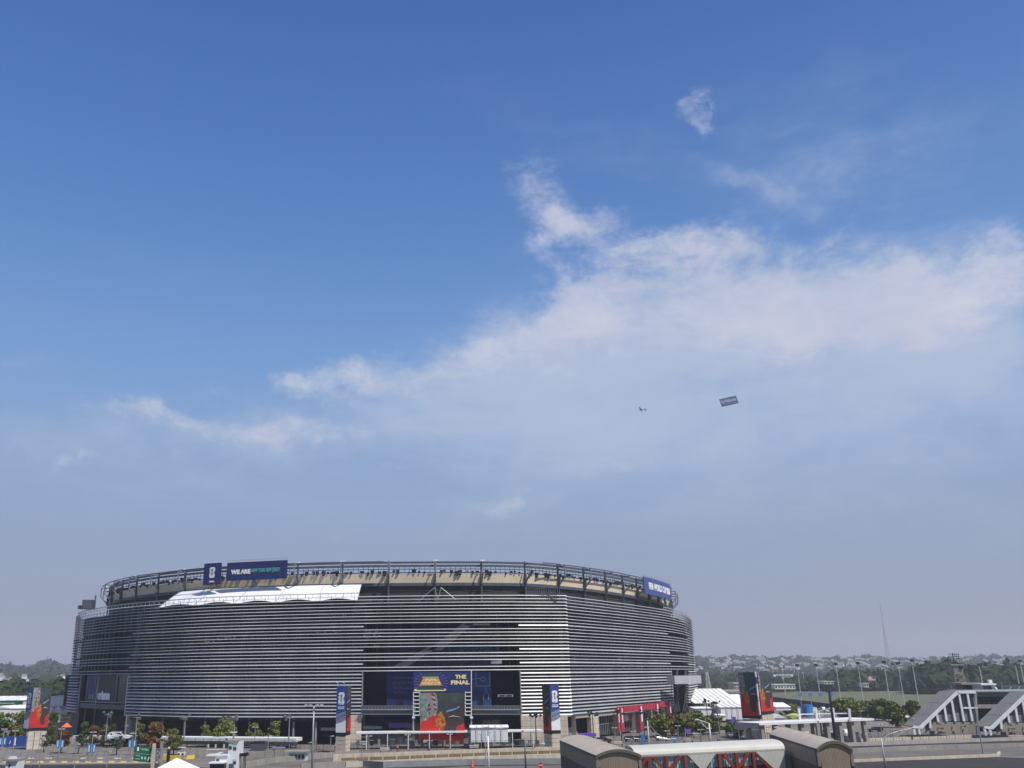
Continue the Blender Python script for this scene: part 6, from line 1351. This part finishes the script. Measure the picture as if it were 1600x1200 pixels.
for (x, lb) in ((1253, 'blue topped post with white lamp, first of four beyond the tents'), (1269, 'blue topped post with white lamp, second of four beyond the tents'), (1285, 'blue topped post with white lamp, third of four beyond the tents'), (1302, 'blue topped post with white lamp, nearest the broad green tree')):
    b = G(x, 1108); t = thing('sign_post', lb, 'sign post', tuple(b)); MB().bar(b, (b.x, b.y, 7), .3).build('post', steel_l, t); MB().box((b.x, b.y, 7.6), (2.0, .3, 2.0)).build('sign', cyan_b, t); MB().box((b.x+1.4, b.y, .6), (2.2, .6, .8)).build('lamp', white, t)

# ------------------------------------------------------------------ stair housings on the right
def housing(name, label, dx, D, dy=0):
    X = lambda x, y, d=0.: P(x+dx, y+dy, D+d)
    o = X(1500, 1147); t = thing(name, label, 'stair building', (o.x, o.y, 0)); fr = white
    # side truss plane in front; roof strip running back
    A, B_, C_ = X(1438, 1137), X(1496, 1081.5), X(1523.5, 1081.5); back = X(1467, 1081.5, 10); B2 = X(1467, 1081.5, 14)
    low_b = X(1418.5, 1133.5, 12)
    dz = Vector((0, 0, .25)); dv = X(1468, 1081.5, 9)-B_; dv.z = 0
    for k in range(3):
        p0 = A.lerp(B_, k/3); p1 = A.lerp(B_, (k+1)/3); e = (p1-p0)*.012
        g = MB(); g.poly([p0+e+dz, p1-e+dz, p1-e+dz+dv, p0+e+dz+dv], .35, (0, -.6, .8)); g.build('roof_panel', roofg, t)
    g = MB(); g.poly([B_+dz, C_+dz, C_+dz+dv, B_+dz+dv], .35, (0, 0, 1)); g.build('roof_panel', roofg, t)
    MB().bar(A, B_, .9, .75).build('frame', fr, t); MB().bar(B_-Vector((.2, 0, 0)), C_, .9, .75).build('frame', fr, t); MB().bar(X(1426, 1135), A+Vector((.3, 0, 0)), .8, .7).build('frame', fr, t); MB().bar(C_, X(1528, 1146), .7, .5).build('edge_post', black if 0 else steel_l, t)
    for (xt, yt, xb, yb) in ((1452.5, 1123, 1453.5, 1138), (1463, 1113, 1466, 1128), (1475, 1103, 1479, 1127), (1486, 1092, 1492.5, 1127), (1498, 1083, 1506, 1127), (1511, 1083, 1519, 1127)):
        MB().bar(X(xt, yt, -.1), X(xb, yb, -.1), .62, .5).build('frame_post', fr, t)
    MB().bar(X(1505, 1106, -.1), X(1526, 1106, -.1), .6, .5).build('frame', fr, t)
    for (x0, x1) in ((1427, 1430), (1435, 1440)): MB().bar(X(x0, 1137), X(x0+2, 1148), .6).build('foot_post', fr, t)
    # glazing: dark upper panes stepping, grey lower panels
    zt = lambda x: np.interp(x, [1438, 1496, 1524], [1137, 1083, 1083]); rg = random.Random(int(D+dx))
    bayx = [1441, 1452.5, 1463.5, 1475.5, 1487.5, 1499.5, 1512.5, 1525]
    for i in range(7):
        x0, x1 = bayx[i]+.7, bayx[i+1]-.5; ytop = zt(x0)+.5; ybot = 1127+max(0, (1466-x0)*.75); sp = 1108+ (1478-x0)*.35 if x0 < 1500 else 1096
        rows = max(2, int((ybot-ytop)/3.2)); 
        for r in range(rows):
            y0 = ytop+(ybot-ytop)*r/rows; y1 = ytop+(ybot-ytop)*(r+1)/rows; nx = 2
            for c_ in range(nx):
                xa = x0+(x1-x0)*c_/nx+.12; xb = x0+(x1-x0)*(c_+1)/nx-.12; sh = (y0-1110)*.14
                if y1 < zt(xb)+.2: continue
                low = (y0+y1)/2 > 1113-(i-4)*1.8 if i > 1 else False
                g = MB(); g.poly([X(xa+sh, y1-.35, .3), X(xb+sh, y1-.35, .3), X(xb+sh, max(y0, zt(xb)), .3), X(xa+sh, max(y0, zt(xb)), .3)], .1, (0, -1, 0)); g.build('pane', mat('grey_louvre_panel', (.21, .22, .22), .6, .1, .12, .5) if low else dglass, t)
    gb = MB(); gb.poly([X(1444, 1134, .8), X(1522, 1134, .8), X(1522, 1084, .8), X(1497, 1084, .8)], .2, (0, -1, 0)); gb.build('inner_screen', steel, t)
    # beige base wall of panels
    wallm = mat('taupe_concrete', (.305, .27, .225), .9, 0, .08, .3, streak=.12)
    for k in range(6):
        x0 = 1446+k*13.7; x1 = x0+13.4; yt = 1128 if k else 1146
        g = MB(); 
        if k == 0: pts = [X(x0, 1147.5, 0), X(x1, 1147.5, 0), X(x1, 1128.5, 0)]
        else: pts = [X(x0, 1147.5, 0), X(x1, 1147.5, 0), X(x1, 1128.3, 0), X(x0, 1128.3, 0)]
        g.poly(pts, .6, (0, -1, 0)); wp = g.build('wall_panel', wallm, t)
    for (x, y, w_, h_) in ((1457, 1145, 7, 5.5), (1472, 1138, 6, 1.4), (1473, 1145, 8, 1.6), (1490, 1145, 2.4, 4.5), (1469, 1132, 2, 2), (1491, 1131, 2, 2), (1508, 1135, 2.4, 2.4), (1505.5, 1130, 1.6, 1.6)):
        g = MB(); g.poly([X(x-w_/2, y+h_/2, -.7), X(x+w_/2, y+h_/2, -.7), X(x+w_/2, y-h_/2, -.7), X(x-w_/2, y-h_/2, -.7)], .3, (0, -1, 0)); g.build('wall_box', black, t)
    return t
housing('stair_housing', 'stair building with a white triangular frame and sloped grey roof, left of two', 0, 300)
housing('stair_housing', 'stair building with sloped grey roof cut by the right edge', 111, 288, 1)
# dark deck between the housings
t = thing('upper_concourse', 'dark two level concourse between the two stair housings', 'building', (P(1550, 1140, 322).x, 322, 0))
wb(1522, 1660, 1081.5, 1089, 322, 20, mat('concourse_roof', (.13, .12, .115), .8, 0, .15, .2), 'roof', t); wb(1524, 1660, 1089, 1150, 326, 10, dark, 'back_wall', t); wb(1526, 1660, 1101, 1107, 322, 1.2, stone_g, 'beam', t); wb(1520, 1526, 1084, 1148, 320, 3, brown_d, 'side_wall', t)
for k in range(9): wb(1530+k*8, 1530.5+k*8, 1089, 1101, 322.5, .2, steel, 'screen_post', t)
wb(1526, 1602, 1093, 1093.6, 322.4, .2, steel, 'screen_rail', t); wb(1526, 1602, 1097, 1097.6, 322.4, .2, steel, 'screen_rail', t)
wb(1526, 1700, 1079.8, 1081.6, 321, 22, steel_l, 'coping', t)
# grandstand cabin and rails behind
t = thing('roof_cabin', 'small white roof cabin with wide windows behind the stair housings', 'cabin', (P(1545, 1080, 345).x, 345, 0))
wb(1533, 1557, 1068, 1070.6, 344, 9, white, 'roof', t); wb(1534.5, 1556, 1070.6, 1082, 346, 6, white, 'wall', t)
for x in (1537, 1541.5, 1546): wb(x, x+3.8, 1072, 1078, 345.8, .3, dglass, 'window', t)
g = MB(); g.tube([P(1550, 1071, 345), P(1558, 1080, 345)], .7, 8); g.build('duct', white, t)
wb(1546, 1551, 1062, 1067.5, 346, 1, white, 'roof_unit', t)
t = thing('grandstand', 'low brown grandstand block with slatted openings left of the roof cabin', 'building', (P(1520, 1080, 352).x, 352, 0)); wb(1502, 1533, 1067, 1070, 350, 10, stone_g, 'roof', t); wb(1508, 1533, 1070, 1083, 353, 6, mat('umber_wall', (.16, .12, .10), .8, 0, .12, .4), 'wall', t)
for r in range(3):
    for k in range(6): wb(1510+k*3.7, 1513.2+k*3.7, 1072+r*3.2, 1073.7+r*3.2, 352.8, .3, dark, 'opening', t)
t = thing('truss_rail', 'long grey rail with slanted struts at the right edge behind the roof cabin', 'rail', (P(1580, 1080, 350).x, 350, 0)); MB().bar(P(1566, 1071.5, 350), P(1640, 1070.5, 350), .4).build('rail', steel, t)
for k in range(5): MB().bar(P(1576+k*13, 1080, 350), P(1581+k*13, 1071, 350), .35).build('strut', steel_l, t)
MB().bar(P(1567, 1082, 350), P(1564.5, 1065, 350), .2).build('post', steel_l, t); wb(1567, 1640, 1072.5, 1081, 356, 3, steel, 'backing', t)
# floodlight tower
t, b, top = lattice('floodlight_tower', 'floodlight tower with a flared cabin on lattice legs', 1500, 1052, 1084, 400, 4.6, 3.6, stone_g, 4, 'tower')
g = MB(); c = P(1497, 1053, 400); g.box((c.x+.6, 402, c.z+1.6), (3.4, 3.2, 3.6), top=(4.6, 4)); hd = g.build('cabin', mat('taupe_metal', (.26, .235, .225), .7, 0, .1, .4), t); MB().box((c.x+.2, 402, c.z+3.65), (5.8, 4.8, .45)).build('roof', stone_g, t); MB().box((c.x+1.6, 399.9, c.z+2.6), (1.4, .2, 1.2)).build('window', black, t)
MB().bar((c.x+.2, 402, c.z+3.8), (c.x+.2, 402, c.z+8.6), .3).build('mast', steel, t)
for r in range(3):
    for k in range(6): MB().tube([(c.x-1.9+k*.8+.1, 401.4, c.z+6.4+r*.85), (c.x-1.9+k*.8, 401, c.z+6.3+r*.85)], [.2, .33], 7).build('floodlight', lampm if k < 2 or (k == 3 and r == 0) else steel, t)

# ------------------------------------------------------------------ barrel roofed blocks and the footbridge in the foreground
def barrel(name, label, xl, xf0, xf1, ytop, yeave, DF, DB, ridge_n=10, lx=None, over=.1):
    """front gable between xf0..xf1 at distance DF, body running back-left to pixel xl at distance DB"""
    a = P(xf0, yeave, DF); b = P(xf1, yeave+1, DF); z = a.z; rise = P((xf0+xf1)/2, ytop, DF).z-z; W = b.x-a.x; back = P(xl, yeave, DB); back_dx = back.x-a.x; L_ = DB-DF
    t = thing(name, label, 'building', ((a.x+b.x)/2, DF, 0)); dv = Vector((back_dx, L_, 0)); nseg = 14
    arc = [Vector((a.x-over*.4+(W+over*.8)*k/nseg, DF-over, z+rise*math.sin(math.pi*(.08+.84*k/nseg))**.85-rise*.18)) for k in range(nseg+1)]
    dn = dv.normalized(); inner = [p+Vector((0, 0, -.35)) for p in arc]; far = dv+dn*over
    # roof with standing seams
    N_ = 18; g = MB(); g.sweep([[p+far*(k/N_) for p in arc]+[p+far*(k/N_) for p in reversed(inner)] for k in range(N_+1)]); g.build('roof', tan_r, t, smooth=False)
    drop = 2.0
    for side, (i0) in (('l', 0), ('r', nseg)):
        p = arc[i0]; g = MB(); g.poly([p, p+far, p+far-Vector((0, 0, drop)), p-Vector((0, 0, drop))], .3, dn.cross(Vector((0, 0, 1)))*(1 if i0 else -1)); g.build('eave_skirt', tan, t)
    for k in range(N_*2+1):
        s = far*(k/(N_*2)); g = MB(); g.sweep([[p+s+Vector((0, 0, .05)), p+s+dn*.07+Vector((0, 0, .05)), p+s+dn*.07, p+s] for p in arc], cap=True); g.build('roof_seam', tan_r, t)
    # fascia arch
    g = MB(); rings = [[p, p+Vector((0, -.12, 0)), p+Vector((0, -.12, -.34)), p+Vector((0, 0, -.34))] for p in arc]; g.sweep(rings); g.build('fascia', brown_d, t)
    # gable of vertical ribs
    nr = 26
    for k in range(nr):
        x0 = a.x+W*k/nr+.015; x1 = a.x+W*(k+1)/nr-.015; q = ((x0+x1)/2-a.x)/W; zt_ = z+rise*math.sin(math.pi*(.08+.84*q))**.85-rise*.18-.4
        g = MB(); g.poly([(x0, DF, 0), (x1, DF, 0), (x1, DF, zt_), (x0, DF, zt_)], .25, (0, -1, 0)); g.build('wall_rib', tan_d, t)
    g = MB(); g.poly([(a.x, DF+.3, 0), (b.x, DF+.3, 0), (b.x, DF+.3, z), (a.x, DF+.3, z)], .3, (0, -1, 0)); g.build('gable_wall', brown_d, t)
    g = MB(); p0 = Vector((a.x, DF, 0)); g.poly([p0, p0+dv, p0+dv+Vector((0, 0, z-1.2)), p0+Vector((0, 0, z-1.2))], .4, (-1, 0, 0)); g.build('side_wall', brown_d, t)
    p0 = Vector((b.x, DF, 0)); g = MB(); g.poly([p0, p0+dv, p0+dv+Vector((0, 0, z-1.2)), p0+Vector((0, 0, z-1.2))], .4, (1, 0, 0)); g.build('side_wall', brown_d, t)
    p0 = Vector((a.x, DF, 0))+dv; g = MB(); g.poly([p0, p0+Vector((W, 0, 0)), p0+Vector((W, 0, z)), p0+Vector((0, 0, z))], .4, (0, 1, 0)); g.build('back_wall', brown_d, t)
    return t
barrel('barrel_roof_block', 'tan block with a curved roof at the bottom, left of the red footbridge', 876, 931.5, 1001, 1168, 1182, 118, 145)
barrel('barrel_roof_block', 'tan block with a curved roof at the bottom, right of the red footbridge', 1205, 1276, 1331, 1154, 1172, 118, 146)
# footbridge
DB_ = 133; t = thing('footbridge', 'covered footbridge with cream roof, pale glass and red trusses', 'footbridge', (P(1110, 1190, DB_).x, DB_, 0))
def BP(x, y, d=0.): return P(x, y, DB_+d)
zr = BP(1100, 1167).z
prof = [(-.5, -.7), (-.5, -.42), (-.38, -.1), (0, .18), (.8, .4), (2.2, .5), (4.2, .5), (5.6, .35), (6.4, .0), (6.4, -.7)]
xL, xR = BP(990, 1178).x, BP(1225, 1175).x; g = MB(); yo = lambda x: 1167.5
def rz_(x): u_ = (x-xL)/(xR-xL); return P(990+235*u_, 1174.4-10.6*u_, DB_).z
n = 24; g.sweep([[Vector((xL+(xR-xL)*k/n, DB_+a, rz_(xL+(xR-xL)*k/n)+b*1.0)) for a, b in prof] for k in range(n+1)]); g.build('roof', cream_r, t, smooth=False)
for k in range(110):
    x = xL+(xR-xL)*(k+.5)/110; MB().bar((x, DB_-.54, rz_(x)-.68), (x, DB_-.54, rz_(x)-.42), .05, .05).build('roof_rib', steel_l if 0 else cream_r, t)
zb = rz_((xL+xR)/2)-.7
g = MB(); g.poly([(xL, DB_+.2, 1), (xR, DB_+.2, 1), (xR, DB_+.2, rz_(xR)-.9), (xL, DB_+.2, rz_(xL)-.9)], .2, (0, -1, 0)); g.build('inner_wall', mat('bluish_inner_wall', (.20, .27, .29), .6, 0, .1, .4), t)
npn = 58
for k in range(npn):
    x0 = xL+(xR-xL)*k/npn+.04; x1 = xL+(xR-xL)*(k+1)/npn-.04
    for r in range(2):
        zt_ = rz_((x0+x1)/2)-.72-r*1.02; g = MB(); g.poly([(x0, DB_-.2, zt_-1.0), (x1, DB_-.2, zt_-1.0), (x1, DB_-.2, zt_), (x0, DB_-.2, zt_)], .06, (0, -1, 0)); g.build('pane', glassb, t)
g = MB(); g.poly([(xL, DB_-.3, 1.5), (xR, DB_-.3, 1.5), (xR, DB_-.3, rz_(xR)-2.35), (xL, DB_-.3, rz_(xL)-2.5)], .5, (0, -1, 0)); g.build('lower_beam', redst, t)
for x in (1013, 1041, 1070, 1123.5, 1150.5, 1177): 
    p = BP(x, 1180, -.55); MB().box((p.x, p.y, (rz_(p.x)-.7+1)/2), (.38, .45, rz_(p.x)-.7-1)).build('truss_post', redst, t)
for (xa, xb) in ((1021, 1041), (1062, 1042), (1131, 1150), (1170, 1152), (1077, 1100), (1180, 1205), (1012, 990)):
    pa_ = BP(xa, 1179, -.62); pb_ = BP(xb, 1205, -.62); MB().bar((pa_.x, pa_.y, rz_(pa_.x)-.75), (pb_.x, pb_.y, rz_(pa_.x)-2.9), .34, .34).build('truss_diagonal', redst, t)
# cream ribbed wedges hanging from the roof
for (xa, xb, xc, full) in ((1075, 1118.5, 1098, False), (1182, 1226, 1205, True)):
    A_ = BP(xa, 1180, -.85); B_ = BP(xb, 1180, -.85); C_ = BP(xc, 1203, -.85); nr = 22
    for k in range(nr):
        x0 = A_.x+(B_.x-A_.x)*k/nr+.015; x1 = A_.x+(B_.x-A_.x)*(k+1)/nr-.015; xm = (x0+x1)/2; zt_ = rz_(xm)-.71
        if full: dd = min((xm-A_.x)*1.0, 2.15)
        else: dd = 1.15*min(xm-A_.x, B_.x-xm)
        if dd < .08: continue
        g = MB(); g.poly([(x0, A_.y, zt_-dd), (x1, A_.y, zt_-dd), (x1, A_.y, zt_), (x0, A_.y, zt_)], .2, (0, -1, 0)); g.build('wall_rib', cream_w, t)
wbx = BP(1226, 1180).x; MB().box((wbx+.6, DB_+2, zb/2), (1.2, 4, zb)).build('end_wall', stone_g, t)

# ------------------------------------------------------------------ towing aeroplane with its banner
D = 1050; c = P(1002, 640.3, D); t = thing('light_aircraft', 'tiny dark high wing aeroplane towing the banner', 'aeroplane', tuple(c))
ax = Vector((-1, .25, .10)).normalized(); sd_ = Vector((.5, 1, -.35)).normalized(); k_ = 1.0
MB().tube([c+ax*2.8, c+ax*2.0, c+ax*.6, c-ax*1.2, c-ax*4.6], [.2, .5, .6, .4, .12], 8).build('fuselage', cloth_d, t)
g = MB(); g.poly([c+ax*1.4+sd_*5+Vector((0, 0, .8)), c+ax*.3+sd_*5+Vector((0, 0, .8)), c+ax*.1-sd_*5+Vector((0, 0, .8)), c+ax*1.4-sd_*5+Vector((0, 0, .8))], .25, (0, 0, 1)); g.build('wing', cloth_d, t)
g = MB(); g.poly([c-ax*4.2+sd_*1.9, c-ax*5.1+sd_*1.9, c-ax*5.1-sd_*1.9, c-ax*4.2-sd_*1.9], .15, (0, 0, 1)); g.build('tailplane', cloth_d, t)
g = MB(); g.poly([c-ax*3.9, c-ax*5.3, c-ax*5.5+Vector((0, 0, 1.7)), c-ax*4.9+Vector((0, 0, 1.7))], .15, (0, 1, 0)); g.build('fin', cloth_d, t)
MB().bar(c+ax*2.85+Vector((0, 0, .9)), c+ax*2.85-Vector((0, 0, .9)), .1, .2).build('propeller', black, t)
a = P(1128, 635.8, D); b = P(1154.5, 629.8, D); ct = P(1123.5, 624, D); pl = Pl(a, b-a, (b-a).length, (ct-a).length, vz=(ct-a)); t = thing('towed_banner', 'grey blue advertising banner flying in the sky behind the aeroplane', 'banner', tuple(a))
g = MB(); NN = 12; g.sweep([[pl.p(k/NN, 0, .25*math.sin(k*.9)), pl.p(k/NN, 1, .25*math.sin(k*.9+.5))] for k in range(NN+1)], closed=False); g.build('cloth', mat('banner_slate', (.055, .095, .165), .8, 0, .05, .3), t)
pl.text('britbox', .05, .36, .93, .86, mat('banner_pale_print', (.42, .50, .62), .8, 0, .05, 1), t, .02, .6, .1)
g = MB(); pl.quad(g, [(.05, .15), (.95, .15), (.95, .24), (.05, .24)], .6, 0, .1); g.build('caption_line', mat('banner_dull_print', (.20, .26, .36), .8, 0, .4, 3), t)

# ------------------------------------------------------------------ haze
g = MB(); g.box((0, 3300, 113), (9000, 7400, 228)); hz = g.build('haze', mat('haze_air', (1, 1, 1)), None, org=(0, 0, 0)); tag(hz, kind='stuff', label='thin summer haze over the whole scene', cat='haze')
hm_ = MATS['haze_air']; nt2 = hm_.node_tree; nt2.nodes.clear(); o_ = nt2.nodes.new('ShaderNodeOutputMaterial'); pv = nt2.nodes.new('ShaderNodeVolumePrincipled'); pv.inputs['Color'].default_value = (.90, .92, 1, 1); pv.inputs['Density'].default_value = 1.6e-4; pv.inputs['Anisotropy'].default_value = .1
nt2.links.new(pv.outputs[0], o_.inputs['Volume'])
for o in bpy.data.objects:
    if '_o' in o: del o['_o']
